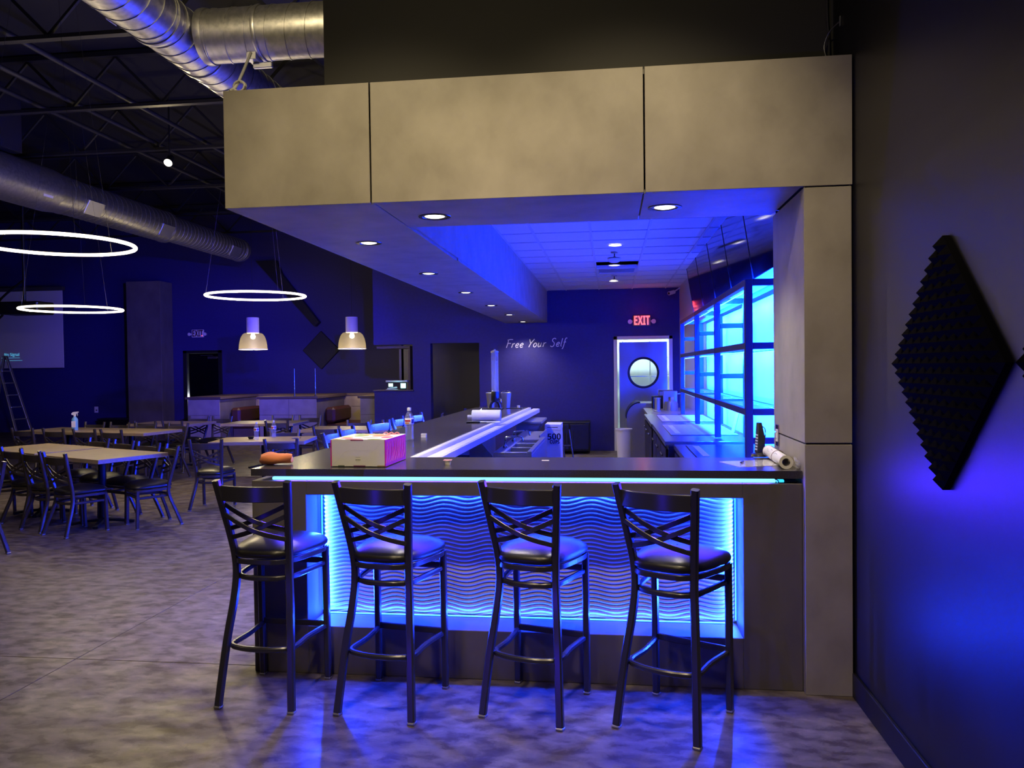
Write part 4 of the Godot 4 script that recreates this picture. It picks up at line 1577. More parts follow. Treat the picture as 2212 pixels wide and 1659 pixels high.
func roof_joists():
	var zs := [2.6, 0.6, -1.4, -3.4, -5.4, -7.25, -9.6, -11.9, -14.2]
	for k in zs.size():
		var o := thing("roof_joist", "dim open-web steel joist under the black roof, %s from the viewer" % ["first", "second", "third", "fourth", "fifth", "sixth", "seventh", "eighth", "ninth"][k], "joist", Vector3(-6.6, 4.9, zs[k]), 0.0, "roof joists")
		var st := S()
		slab(st, Vector3(-9.4, -0.02, -0.04), Vector3(9.3 if zs[k] > -0.3 else 6.6, 0.02, 0.04))
		obj("bottom_chord", st, M.joist, o)
		st = S()
		slab(st, Vector3(-9.4, 0.62, -0.05), Vector3(9.3 if zs[k] > -0.3 else 6.6, 0.68, 0.05))
		obj("top_chord", st, M.joist, o)
		st = S()
		var x := -9.3
		var up := false
		while x < 6.2:
			var a := Vector3(x, 0.62 if up else 0.02, 0)
			var c := Vector3(x + 0.6, 0.02 if up else 0.62, 0)
			sweep(st, [a, c], rect(0.03, 0.03, 0.002), Vector3.BACK, false, false, false)
			up = not up
			x += 0.6
		obj("web", st, M.joist, o)
	for q in [[-4.38, 5.0, "dim pipe under the roof, nearest the long canopy arm"], [-5.12, 5.0, "dim pipe under the roof, middle one over the long row of tables"], [-5.67, 5.02, "dim pipe under the roof, nearest the long stepped duct"]]:
		var o := thing("roof_pipe", q[2], "pipe", Vector3(q[0], q[1], 0))
		var st := S()
		tube(st, [Vector3(0, 0, 6.0), Vector3(0, 0, -15.3)], 0.03, 10)
		obj("pipe", st, M.joist, o)

# ------------------------------------------------------------------ booths
func booth_wall(label: String, x0: float, x1: float, joint: float) -> Node3D:
	var z0 := -11.5
	var o := thing("booth_partition", label, "partition", Vector3(x0, 0, z0))
	var w := x1 - x0
	var st := S()
	slab(st, Vector3(0.01, 0, -1.7), Vector3(w - 0.01, 1.0, -0.014))
	obj("core", st, M.taupe_dark, o)
	var cols := [0.0, w] if joint <= 0.0 else [0.0, joint, w]
	var ys := [0.0, 0.67, 1.0]
	for i in cols.size() - 1:
		for j in 2:
			st = S()
			slab(st, Vector3(cols[i] + 0.003, ys[j] + 0.003, -0.014), Vector3(cols[i + 1] - 0.003, ys[j + 1] - 0.003, 0.0), 0.002)
			obj("panel", st, M.taupe, o)
	st = S()
	slab(st, Vector3(-0.04, 1.0, -1.72), Vector3(w + 0.04, 1.05, 0.04), 0.004)
	obj("cap", st, M.cap, o)
	return o

func booths():
	booth_wall("taupe booth partition by the far black door", -7.08, -6.38, 0.0)
	booth_wall("wide taupe booth partition carrying the two chrome posts", -5.53, -4.31, 0.63)
	booth_wall("taupe booth partition against the order window wall", -3.40, -2.96, 0.0)
	# low wall behind the booths with tan panels
	var o := thing("booth_back_wall", "low tan panelled wall closing the booths at the back", "partition", Vector3(-7.1, 0, -13.25))
	var st := S()
	slab(st, Vector3(0, 0, -0.12), Vector3(4.1, 1.0, -0.014))
	obj("core", st, M.taupe_dark, o)
	var xs := [0.0, 0.72, 1.57, 2.79, 3.70, 4.1]
	for i in 5:
		for ys in [[0.0, 0.75], [0.756, 1.0]]:
			st = S()
			slab(st, Vector3(xs[i] + 0.003, ys[0], -0.014), Vector3(xs[i + 1] - 0.003, ys[1], 0.0), 0.002)
			obj("panel", st, M.tan, o)
	st = S()
	slab(st, Vector3(-0.02, 1.0, -0.14), Vector3(4.1, 1.05, 0.03), 0.004)
	obj("cap", st, M.cap, o)
	var k := 0
	for q in [[-6.37, -5.54, "brown padded booth bench between the left and the wide partition"], [-4.30, -3.41, "brown padded booth bench between the wide partition and the order window wall"]]:
		o = thing("booth_bench", q[2], "bench", Vector3(q[0], 0, -13.2))
		var w: float = q[1] - q[0]
		st = S()
		slab(st, Vector3(0.0, 0.0, 0.0), Vector3(w, 0.36, 1.15), 0.01)
		obj("base", st, M.cap, o)
		st = S()
		slab(st, Vector3(0.0, 0.36, 0.08), Vector3(w, 0.46, 1.2), 0.03)
		obj("seat", st, M.leather, o)
		st = S()
		slab(st, Vector3(0.005, 0.48, 0.2), Vector3(0.22, 0.80, 1.3), 0.05)
		obj("backrest", st, M.leather, o)
		k += 1
		# lamps over the booths lie outside the view; the bell pendants light them
	for q in [[-4.78, "slim chrome post on the wide partition, left one"], [-4.34, "slim chrome post on the wide partition, right one"]]:
		o = thing("chrome_post", q[1], "post", Vector3(q[0], 1.05, -11.52), 0.0, "chrome posts on the partition")
		st = S()
		lathe(st, [Vector2(0.03, 0.0), Vector2(0.03, 0.008), Vector2(0.012, 0.012), Vector2(0.012, 0.56), Vector2(0.0, 0.562)], 14)
		obj("post", st, M.chrome, o)
	for q in [[-5.9, -12.4, "bell pendant over the left booth"], [-3.85, -12.4, "bell pendant over the right booth"]]:
		pass

# ------------------------------------------------------------------ far wall
func exit_sign(called: String, label: String, at: Vector3, lit: bool):
	var o := thing(called, label, "sign", at)
	var st := S()
	slab(st, Vector3(-0.165, -0.10, 0.0), Vector3(0.165, 0.10, 0.045), 0.012)
	obj("housing", st, mat(rgb(120, 118, 124), 0.5) if lit else M.white, o)
	var tm := bit("lettering", text_mesh("EXIT", 0.165, 0.006, true), glow(lin(1.0, 0.10, 0.05), 2.6) if lit else mat(rgb(70, 30, 44), 0.5), o, Vector3(0, 0.0, 0.048))
	tm.scale.x = 0.62
	for s in [-1, 1]:
		st = S()
		tube(st, [Vector3(s * 0.165, -0.01, 0.02), Vector3(s * 0.195, -0.015, 0.03)], 0.012)
		lathe(st, [Vector2(0.0, -0.03), Vector2(0.03, -0.03), Vector2(0.042, 0.03), Vector2(0.0, 0.034)], 16, Vector3(s * 0.215, -0.02, 0.04), Basis(Vector3.RIGHT, PI / 2))
		obj("emergency_lamp", st, M.white, o)
	if lit:
		omni(at + Vector3(0, 0.12, 0.35), lin(1.0, 0.05, 0.08), 0.03, 0.06)
	else:
		st = S()
		lathe(st, [Vector2(0.0, 0.012), Vector2(0.008, 0.008), Vector2(0.010, 0.0)], 12, Vector3(0.12, -0.06, 0.046), Basis(Vector3.RIGHT, PI / 2))
		obj("indicator_light", st, glow(lin(1.0, 0.06, 0.08), 6.0), o)

func far_wall_things():
	# projection screen
	var o := thing("projection_screen", "white projection screen with a no-signal message on the far wall", "screen", Vector3(-14.3, 1.72, ZFAR + 0.25))
	var st := S()
	slab(st, Vector3(-1.5, 0.0, -0.02), Vector3(1.68, 2.02, 0.0), 0.003)
	obj("fabric", st, M.white, o)
	st = S()
	slab(st, Vector3(-1.55, 2.02, -0.06), Vector3(1.73, 2.12, 0.05), 0.008)
	obj("case", st, M.dark_wall, o)
	var soft := glow(lin(0.10, 0.55, 0.85), 0.55)
	bit("lettering", text_mesh("No Signal", 0.075, 0.003), soft, o, Vector3(0.20, 0.36, 0.004))
	st = S()
	slab(st, Vector3(-0.1, 0.27, 0.001), Vector3(0.43, 0.278, 0.003))
	slab(st, Vector3(-0.1, 0.20, 0.001), Vector3(0.50, 0.208, 0.003))
	obj("small_print_light", st, soft, o)
	# projector
	o = thing("projector", "dark projector with cables hanging before the screen's top", "projector", Vector3(-8.75, 2.62, -9.0))
	st = S()
	slab(st, Vector3(-0.30, 0.0, -0.22), Vector3(0.46, 0.22, 0.22), 0.02)
	obj("body", st, M.black, o)
	st = S()
	tube(st, [Vector3(0.05, 0.2, 0), Vector3(0.05, 2.8, 0)], 0.025)
	obj("pole", st, M.black, o)
	st = S()
	lathe(st, [Vector2(0.0, 0.02), Vector2(0.05, 0.02), Vector2(0.06, 0.0)], 18, Vector3(-0.1, 0.1, -0.22), Basis(Vector3.RIGHT, -PI / 2))
	obj("lens", st, M.screen, o)
	st = S()
	tube(st, smooth_path([Vector3(-0.3, 0.12, 0), Vector3(-0.45, -0.05, 0), Vector3(-0.6, 0.02, 0), Vector3(-0.4, 0.3, 0), Vector3(0.02, 0.6, 0)]), 0.02)
	obj("cable", st, M.black, o)
	# pillar, door and sign
	o = thing("pillar", "taupe square pillar against the far wall left of the black door", "pillar", Vector3(-10.15, 0, ZFAR + 0.3))
	st = S()
	slab(st, Vector3(-0.46, 0.0, -0.28), Vector3(0.46, 3.88, 0.28), 0.004)
	obj("shaft", st, M.taupe_dark, o)
	st = S()
	slab(st, Vector3(-9.42, 0, ZFAR - 0.15), Vector3(-9.32, 2.12, ZFAR + 0.03), 0.003)
	slab(st, Vector3(-8.46, 0, ZFAR - 0.15), Vector3(-8.36, 2.12, ZFAR + 0.03), 0.003)
	slab(st, Vector3(-9.42, 2.05, ZFAR - 0.15), Vector3(-8.36, 2.12, ZFAR + 0.03), 0.003)
	var dr := struct_mesh("door_1", st, M.black_trim, "black exit door with closer beside the far pillar")
	st = S()
	slab(st, Vector3(-9.285, 0.01, ZFAR - 0.06), Vector3(-8.465, 2.045, ZFAR - 0.015), 0.003)
	obj("leaf", st, M.screen, dr)
	st = S()
	slab(st, Vector3(-8.75, 1.90, ZFAR - 0.014), Vector3(-8.5, 1.96, ZFAR + 0.03), 0.004)
	slab(st, Vector3(-8.95, 1.985, ZFAR - 0.014), Vector3(-8.62, 2.0, ZFAR + 0.02), 0.003)
	obj("closer", st, M.frame, dr)
	# unseen white box and lamp behind the door, for light leaking at its edge
	st = S()
	slab(st, Vector3(-9.6, 0, -16.1), Vector3(-8.2, 2.2, -16.0))
	slab(st, Vector3(-9.6, 2.2, -16.1), Vector3(-8.2, 2.3, ZFAR - 0.2))
	slab(st, Vector3(-9.7, 0, -16.1), Vector3(-9.6, 2.3, ZFAR - 0.2))
	slab(st, Vector3(-8.2, 0, -16.1), Vector3(-8.1, 2.3, ZFAR - 0.2))
	struct_mesh("wall_unseen_box", st, M.white_wall)
	omni(Vector3(-9.2, 0.9, -15.8), lin(0.9, 0.95, 1.0), 0.5, 0.05)
	exit_sign("exit_sign", "unlit white EXIT sign above the far black door", Vector3(-9.0, 2.56, ZFAR + 0.002), false)
	# diamond panel
	o = thing("wall_diamond", "dim square panel hung as a diamond between the bell pendants", "acoustic panel", Vector3(-5.68, 2.08, ZFAR + 0.002))
	st = S()
	box(st, Vector3.ZERO + Vector3(0, 0, 0.03), Vector3(0.69, 0.69, 0.06), 0.01, Basis(Vector3.BACK, PI / 4))
	obj("panel", st, M.joist, o)
	for q in [[-11.9, 0.60, "pale socket plate low on the far wall under the screen"], [-10.92, 0.57, "pale socket plate low on the far wall beside the pillar"]]:
		o = thing("wall_outlet", q[2], "socket", Vector3(q[0], q[1], ZFAR + 0.001))
		st = S()
		slab(st, Vector3(-0.055, -0.08, 0), Vector3(0.055, 0.08, 0.008), 0.003)
		obj("plate", st, M.paper, o)
		st = S()
		slab(st, Vector3(-0.01, -0.03, 0.008), Vector3(0.03, 0.0, 0.01))
		obj("slot", st, M.black, o)
	# low cabinet and the ladder
	o = thing("low_cabinet", "dark low cabinet standing at the far wall left of the pillar", "cabinet", Vector3(-11.2, 0, ZFAR + 0.05))
	st = S()
	slab(st, Vector3(-0.35, 0.0, 0.0), Vector3(0.55, 0.36, 0.4), 0.006)
	obj("body", st, M.black, o)
	st = S()
	slab(st, Vector3(-0.37, 0.36, 0.0), Vector3(0.57, 0.39, 0.42), 0.004)
	obj("top", st, M.joist, o)
	o = thing("step_ladder", "tall step ladder standing open at the left under the screen", "ladder", Vector3(-12.55, 0, -13.0))
	for x in [-0.25, 0.25]:
		for s in [[0.62, 0.0], [-0.5, 0.12]]:
			st = S()
			sweep(st, [Vector3(x * 0.0 + s[0], 0.0, x), Vector3(s[0] * 0.04, 2.0, x * 0.6)], rect(0.07, 0.03, 0.004), Vector3.BACK, false)
			obj("side_rail", st, M.steel_rough, o)
	for i in 6:
		st = S()
		var t := 0.12 + i * 0.14
		var xx := lerpf(0.62, 0.025, t)
		slab(st, Vector3(xx - 0.045, 2.0 * t - 0.012, -0.25 + 0.1 * t), Vector3(xx + 0.045, 2.0 * t + 0.012, 0.25 - 0.1 * t), 0.003)
		obj("step", st, M.steel_rough, o)

# ------------------------------------------------------------------ back wall of the bar
func stroke(st: SurfaceTool, p: Array, at: Vector2, s: float):
	var a := []
	for q in p:
		var y: float = q[1]
		a.append(Vector3(at.x + (q[0] + 0.22 * y) * s, at.y + y * s, 0.0))
	if a.size() > 2:
		a = smooth_path(a, 4)
	sweep(st, a, rect(0.016, 0.005, 0.001), Vector3(-0.6, 0.8, 0), false)

func back_wall_things():
	var o := thing("wall_lettering", "pale script lettering reading Free Your Self on the dark back wall", "lettering", Vector3(-0.36, 1.955, ZBACK + 0.003))
	o.rotation.z = 0.012
	var G := {
		"F": [[[0.12, 1.0], [0.10, 0.5], [0.02, 0.0]], [[0.0, 0.95], [0.3, 1.02], [0.68, 1.0]], [[0.08, 0.52], [0.3, 0.55], [0.5, 0.52]]],
		"r": [[[0.06, 0.52], [0.05, 0.25], [0.0, 0.0]], [[0.04, 0.3], [0.18, 0.48], [0.34, 0.50]]],
		"e": [[[0.04, 0.24], [0.25, 0.28], [0.36, 0.40], [0.25, 0.52], [0.08, 0.42], [0.0, 0.2], [0.12, 0.0], [0.36, 0.08]]],
		"Y": [[[0.0, 1.0], [0.16, 0.6], [0.26, 0.48]], [[0.62, 1.0], [0.26, 0.48], [0.14, 0.2], [0.08, 0.0]]],
		"o": [[[0.22, 0.52], [0.04, 0.38], [0.02, 0.12], [0.16, 0.0], [0.34, 0.14], [0.36, 0.38], [0.22, 0.52]]],
		"u": [[[0.05, 0.52], [0.0, 0.15], [0.12, 0.0], [0.32, 0.2], [0.37, 0.52]], [[0.37, 0.52], [0.33, 0.2], [0.38, 0.0]]],
		"S": [[[0.5, 0.9], [0.36, 1.02], [0.12, 0.95], [0.10, 0.7], [0.36, 0.45], [0.36, 0.12], [0.14, -0.02], [-0.06, 0.1]]],
		"l": [[[0.08, 1.0], [0.04, 0.5], [0.02, 0.1], [0.12, 0.0]]],
		"f": [[[0.36, 0.98], [0.22, 1.02], [0.14, 0.8], [0.10, 0.2], [0.02, -0.25], [-0.08, -0.3]], [[0.0, 0.5], [0.3, 0.54]]],
	}
	var adv := {"F": 0.56, "r": 0.40, "e": 0.46, "Y": 0.52, "o": 0.48, "u": 0.52, "S": 0.56, "l": 0.24, "f": 0.36, " ": 0.42}
	var x := 0.0
	for ch in "Free Your Self":
		if ch != " ":
			var st := S()
			for p in G[ch]:
				stroke(st, p, Vector2(x, 0.0), 0.150)
			obj("letter", st, M.paper, o)
		x += adv[ch] * 0.182
	exit_sign("lit_exit_sign", "red glowing EXIT sign above the kitchen door", Vector3(2.18, 2.42, ZBACK + 0.002), true)
	# kitchen door: frame and steel leaf with a round window
	var st := S()
	slab(st, Vector3(1.66, 0, ZBACK - 0.1), Vector3(1.725, 2.135, ZBACK + 0.02), 0.003)
	slab(st, Vector3(2.675, 0, ZBACK - 0.1), Vector3(2.74, 2.135, ZBACK + 0.02), 0.003)
	slab(st, Vector3(1.66, 2.075, ZBACK - 0.1), Vector3(2.74, 2.135, ZBACK + 0.02), 0.003)
	var dr := struct_mesh("door_2", st, M.rail_white, "white framed stainless kitchen door with a round window")
	var b := CSGBox3D.new()
	b.name = "cut_leaf"
	# leaf with a round hole, built as a ring of quads round the window
	st = S()
	var cx := 2.205
	var cy := 1.455
	var r := 0.262
	var x0 := 1.762
	var x1 := 2.640
	var y0 := 0.02
	var y1 := 2.025
	var n := 64
	for s in [[ZBACK - 0.02, 1.0], [ZBACK - 0.062, -1.0]]:
		for i in n:
			var a := TAU * i / n
			var c := TAU * (i + 1) / n
			var E := func(t: float) -> Vector3:
				var d := Vector2(cos(t), sin(t))
				var k := 1e9
				if d.x > 1e-6: k = minf(k, (x1 - cx) / d.x)
				if d.x < -1e-6: k = minf(k, (x0 - cx) / d.x)
				if d.y > 1e-6: k = minf(k, (y1 - cy) / d.y)
				if d.y < -1e-6: k = minf(k, (y0 - cy) / d.y)
				return Vector3(cx + d.x * k, cy + d.y * k, s[0])
			var I := func(t: float) -> Vector3: return Vector3(cx + cos(t) * r, cy + sin(t) * r, s[0])
			quad(st, I.call(a), E.call(a), E.call(c), I.call(c), Vector3(0, 0, s[1]))
			# fill the corner that the straight edge between two rays cuts off
			var pa: Vector3 = E.call(a)
			var pc: Vector3 = E.call(c)
			if absf(pa.x - pc.x) > 1e-4 and absf(pa.y - pc.y) > 1e-4:
				var co := Vector3(x1 if cos((a + c) / 2) > 0 else x0, y1 if sin((a + c) / 2) > 0 else y0, s[0])
				tri(st, pa, co, pc, Vector3(0, 0, s[1]), Vector3(0, 0, s[1]), Vector3(0, 0, s[1]))
	for e in [[Vector3(x0, y0, 0), Vector3(x0, y1, 0), Vector3.LEFT], [Vector3(x1, y0, 0), Vector3(x1, y1, 0), Vector3.RIGHT], [Vector3(x0, y1, 0), Vector3(x1, y1, 0), Vector3.UP], [Vector3(x0, y0, 0), Vector3(x1, y0, 0), Vector3.DOWN]]:
		quad(st, e[0] + Vector3(0, 0, ZBACK - 0.062), e[1] + Vector3(0, 0, ZBACK - 0.062), e[1] + Vector3(0, 0, ZBACK - 0.02), e[0] + Vector3(0, 0, ZBACK - 0.02), e[2])
	b.free()
	var door_steel := mat(rgb(178, 178, 186), 0.28, 0.9)
	door_steel.normal_enabled = true
	var wn := noise_tex(0.006, 2, [0.0, 1.0], [Color.BLACK, Color.WHITE], 20.0, 256, FastNoiseLite.TYPE_SIMPLEX_SMOOTH, 31)
	wn.as_normal_map = true
	wn.bump_strength = 6.0
	wn.color_ramp = null
	door_steel.normal_texture = wn
	door_steel.normal_scale = 0.35
	door_steel.uv1_triplanar = true
	door_steel.uv1_world_triplanar = true
	door_steel.uv1_scale = Vector3(0.25, 0.9, 0.9)
	obj("leaf", st, door_steel, dr)
	st = S()
	lathe(st, [Vector2(r - 0.012, -0.05), Vector2(r - 0.012, 0.008), Vector2(r + 0.02, 0.012), Vector2(r + 0.03, 0.0), Vector2(r + 0.03, -0.012)], 56, Vector3(cx, cy, ZBACK - 0.012), Basis(Vector3.RIGHT, PI / 2))
	obj("window_gasket", st, M.black, dr)
	st = S()
	lathe(st, [Vector2(0.0, 0.0), Vector2(r - 0.01, 0.0)], 56, Vector3(cx, cy, ZBACK - 0.04), Basis(Vector3.RIGHT, PI / 2))
	obj("window_pane", st, M.pane, dr)
	# order window ledge and terminal
	o = thing("window_ledge", "dark timber ledge of the order window", "ledge", Vector3(-2.96, 1.15, ZBACK))
	st = S()
	slab(st, Vector3(0.0, 0.0, -0.3), Vector3(0.80, 0.025, 0.06), 0.004)
	obj("board", st, M.cap, o)
	o = thing("order_terminal", "two-screen order terminal glowing on the order window ledge", "terminal", Vector3(-2.53, 1.175, -11.08))
	st = S()
	slab(st, Vector3(-0.21, 0.15, -0.10), Vector3(0.22, 0.185, 0.02), 0.006)
	obj("top_case", st, M.rail_white, o)
	for q in [[-0.16, -0.07, 0.06, 0.125], [0.085, 0.185, 0.03, 0.125]]:
		st = S()
		slab(st, Vector3(q[0] - 0.012, q[2] - 0.012, -0.03), Vector3(q[1] + 0.012, q[3] + 0.015, -0.004), 0.004)
		obj("screen_case", st, M.black, o)
		st = S()
		slab(st, Vector3(q[0], q[2], -0.004), Vector3(q[1], q[3], 0.0), 0.001)
		obj("lit_screen", st, glow(lin(0.55, 1.0, 0.95), 1.6), o)
	st = S()
	slab(st, Vector3(-0.21, 0.0, -0.08), Vector3(0.02, 0.012, 0.02), 0.004)
	box(st, Vector3(-0.09, 0.035, -0.02), Vector3(0.2, 0.03, 0.05), 0.012, Basis(Vector3.BACK, 0.12))
	obj("handset", st, M.rail_white, o)
	st = S()
	slab(st, Vector3(0.07, 0.0, -0.06), Vector3(0.18, 0.018, 0.01), 0.004)
	obj("base", st, M.black, o)
	omni(Vector3(-2.5, 1.26, -11.0), lin(0.4, 1.0, 0.95), 0.012, 0.05)
	# security camera
	o = thing("security_camera", "small white security camera in the bar's upper right corner", "camera", Vector3(2.72, 2.90, -10.75))
	st = S()
	tube(st, [Vector3(0.14, 0.09, -0.04), Vector3(0.02, 0.01, 0)], 0.012)
	obj("arm", st, M.white, o)
	st = S()
	tube(st, [Vector3(0.04, 0.02, -0.05), Vector3(-0.06, -0.015, 0.06)], 0.035, 16)
	obj("body", st, M.white, o)
	st = S()
	tube(st, [Vector3(-0.06, -0.015, 0.06), Vector3(-0.064, -0.016, 0.064)], 0.024, 14)
	obj("lens", st, M.black, o)

# ------------------------------------------------------------------ things on the counter
func lay(st: SurfaceTool, rows: Array):
	sheet(st, rows)

func bottle(called: String, label: String, at: Vector3, group := "", h := 0.235) -> Node3D:
	var o := thing(called, label, "bottle", at, 0.0, group)
	var k := h / 0.235
	var pr := [Vector2(0.0, 0.004), Vector2(0.024, 0.0), Vector2(0.031, 0.008)]
	for i in 9:
		var y := 0.016 + i * 0.0125
		pr.append(Vector2(0.0315 if i % 2 == 0 else 0.0292, y))
	pr.append_array([Vector2(0.032, 0.125), Vector2(0.032, 0.158), Vector2(0.030, 0.172), Vector2(0.022, 0.192), Vector2(0.014, 0.206), Vector2(0.0125, 0.214), Vector2(0.0125, 0.219)])
	var q := []
	for p in pr:
		q.append(p * k)
	var st := S()
	lathe(st, q, 24)
	obj("shell", st, M.clear, o)
	st = S()
	lathe(st, [Vector2(0.0, 0.006 * k), Vector2(0.029 * k, 0.01 * k), Vector2(0.0285 * k, 0.15 * k), Vector2(0.0, 0.15 * k)], 20)
	obj("water", st, glass(0.06, 0.02, rgb(220, 225, 240)), o)
	st = S()
	lathe(st, [Vector2(0.0132 * k, 0.214 * k), Vector2(0.015 * k, 0.215 * k), Vector2(0.015 * k, 0.234 * k), Vector2(0.013 * k, 0.236 * k), Vector2(0.0, 0.236 * k)], 20)
	obj("cap", st, M.white, o)
	st = S()
	lathe(st, [Vector2(0.0325 * k, 0.118 * k), Vector2(0.0328 * k, 0.119 * k), Vector2(0.0328 * k, 0.160 * k), Vector2(0.0322 * k, 0.161 * k)], 28)
	var lb := obj("label", st, M.paper, o)
	for c in [[rgb(190, 40, 46), -0.9, 0.5, 0.136, 0.150], [rgb(60, 40, 130), 0.7, 1.5, 0.125, 0.155], [rgb(210, 120, 60), -0.8, 0.2, 0.122, 0.132]]:
		st = S()
		for i in 6:
			var a: float = PI / 2 - lerpf(c[1], c[2], i / 6.0)
			var b: float = PI / 2 - lerpf(c[1], c[2], (i + 1) / 6.0)
			var rr := 0.0331 * k
			var n := Vector3(cos((a + b) / 2), 0, sin((a + b) / 2))
			quad(st, Vector3(cos(a) * rr, c[3] * k, sin(a) * rr), Vector3(cos(b) * rr, c[3] * k, sin(b) * rr), Vector3(cos(b) * rr, c[4] * k, sin(b) * rr), Vector3(cos(a) * rr, c[4] * k, sin(a) * rr), n)
		obj("label_print", st, mat(c[0], 0.6), lb)
	return o

func counter_things():
	var st: SurfaceTool
	# folded towel
	var o := thing("towel", "folded orange terry towel on the counter's left corner", "towel", Vector3(-0.215, TOP, -0.225), 0.25)
	var rows := []
	for i in 26:
		var u := i / 25.0
		var r := []
		for j in 40:
			var a := TAU * j / 40.0
			var w := 0.052 * (0.35 + 0.65 * pow(sin(PI * clampf(u * 0.94 + 0.03, 0, 1)), 0.45))
			var hgt := 0.033 * (0.45 + 0.55 * pow(sin(PI * clampf(u * 0.92 + 0.04, 0, 1)), 0.5)) * (1.0 + 0.15 * sin(u * 7.0))
			var fold := 1.0 + 0.05 * sin(a * 3.0 + u * 6.0) + 0.10 * exp(-pow((a - 2.6) * 4.0, 2.0)) * -1.0 - 0.28 * exp(-pow((a - 2.9 - 0.3 * u) * 5.0, 2.0)) * (1.0 - u * 0.7)
			var mouth := exp(-pow((a - 3.25) * 3.2, 2.0)) * clampf(0.9 - u * 1.5, 0.0, 1.0)
			var crease := exp(-pow((a - 1.05 - 0.9 * u) * 5.0, 2.0)) * 0.16 + exp(-pow((a - 2.2 + 0.6 * u) * 6.0, 2.0)) * 0.13
			fold *= 1.0 - crease - 0.45 * mouth
			var y := hgt * sin(a) * fold
			r.append(Vector3((u - 0.5) * 0.165 + 0.004 * sin(a * 2.0), maxf(0.034 + y, 0.001), w * cos(a) * fold))
		rows.append(r)
	st = S()
	sheet(st, rows, true, Vector3(0, 0.03, 0))
	for e in [0, 25]:
		var c := Vector3.ZERO
		for p in rows[e]:
			c += p / 40.0
		for j in 40:
			var n := Vector3.LEFT if e == 0 else Vector3.RIGHT
			tri(st, rows[e][j], rows[e][(j + 1) % 40], c, n, n, n)
	var tw := tex_mat(noise_tex(0.3, 2, [0.0, 1.0], [rgb(214, 118, 70), rgb(240, 152, 100)], 0.0, 256), 6.0, 0.95)
	tw.rim_enabled = true
	tw.rim = 0.4
	obj("cloth", st, tw, o)
	# fruit-print box on its side
	o = thing("fruit_box", "white carton box on its side, fruit prints on top and pink sides", "box", Vector3(0.283, TOP, -0.305), deg_to_rad(-2.0))
	st = S()
	slab(st, Vector3(-0.146, 0.003, -0.18), Vector3(0.146, 0.143, 0.18), 0.002)
	obj("carton", st, M.white, o)
	var pink := mat(rgb(214, 38, 140), 0.25)
	for x in [0.1462, -0.151]:
		st = S()
		slab(st, Vector3(x, 0.003, -0.182), Vector3(x + 0.0048, 0.1425, 0.182), 0.001)
		obj("pink_side", st, pink, o)
	st = S()
	for i in 9:
		var z := -0.15 + i * 0.037
		sweep(st, smooth_path([Vector3(0.1518, 0.02, z + 0.03), Vector3(0.1535, 0.06 + 0.01 * (i % 3), z + 0.01 * sin(i)), Vector3(0.1518, 0.13, z)]), circle(0.0018, 6), Vector3.RIGHT)
	obj("film_crease", st, mat(rgb(226, 110, 196), 0.12), o)
	st = S()
	slab(st, Vector3(-0.151, 0.1432, -0.18), Vector3(0.151, 0.1452, 0.18), 0.0006)
	obj("printed_top", st, M.paper, o)
	for q in [[-0.03, 0.155, 0.05, 0.028, rgb(170, 60, 110)], [0.085, 0.160, 0.04, 0.02, rgb(150, 170, 60)], [-0.09, 0.10, 0.035, 0.03, rgb(200, 70, 80)], [-0.12, 0.165, 0.025, 0.015, rgb(214, 190, 60)], [-0.06, -0.05, 0.04, 0.05, rgb(140, 160, 70)], [0.05, -0.06, 0.05, 0.06, rgb(226, 130, 90)], [0.115, 0.04, 0.03, 0.05, rgb(190, 60, 100)], [0.02, 0.05, 0.05, 0.03, rgb(160, 170, 170)], [-0.02, -0.13, 0.06, 0.03, rgb(230, 150, 90)], [-0.10, -0.13, 0.03, 0.03, rgb(130, 160, 70)], [0.09, -0.14, 0.045, 0.025, rgb(200, 80, 90)], [-0.11, 0.03, 0.03, 0.025, rgb(220, 190, 70)]]:
		st = S()
		var poly := PackedVector2Array()
		for i in 22:
			var a := TAU * i / 22.0
			poly.append(Vector2(q[0] + cos(a) * q[2], q[1] + sin(a) * minf(q[3], 0.18 - absf(q[1]) if absf(q[1]) < 0.178 else 0.002)))
		extrude(st, poly, 0.0, 0.0006, Transform3D(Basis(Vector3.RIGHT, Vector3(0, 0, 1), Vector3(0, 1, 0)), Vector3(0, 0.1452, 0)))
		obj("fruit_print", st, mat(q[4], 0.5), o)
	st = S()
	for i in 3:
		tube(st, smooth_path([Vector3(0.03 + i * 0.032, 0.147, -0.15), Vector3(0.045 + i * 0.032, 0.155, -0.155), Vector3(0.062 + i * 0.032, 0.147, -0.15)]), 0.003)
	obj("ribbon", st, mat(rgb(226, 150, 150), 0.5), o)
	st = S()
	for e in [[Vector3(-0.142, 0.008, 0), Vector3(-0.065, 0.088, 0)], [Vector3(0.142, 0.138, 0), Vector3(0.07, 0.075, 0)], [Vector3(-0.065, 0.088, 0), Vector3(0.07, 0.088, 0)]]:
		tube(st, [e[0] + Vector3(0, 0, 0.18), e[1] + Vector3(0, 0, 0.18)], 0.0006, 5)
	obj("fold_line", st, M.rail_white, o)
	st = S()
	for i in 9:
		slab(st, Vector3(-0.013 + i * 0.003, 0.034, 0.18), Vector3(-0.0118 + i * 0.003, 0.042, 0.1804))
	slab(st, Vector3(-0.014, 0.051, 0.18), Vector3(0.013, 0.052, 0.1804))
	slab(st, Vector3(-0.010, 0.028, 0.18), Vector3(0.010, 0.0285, 0.1804))
	obj("small_print", st, M.frame, o)
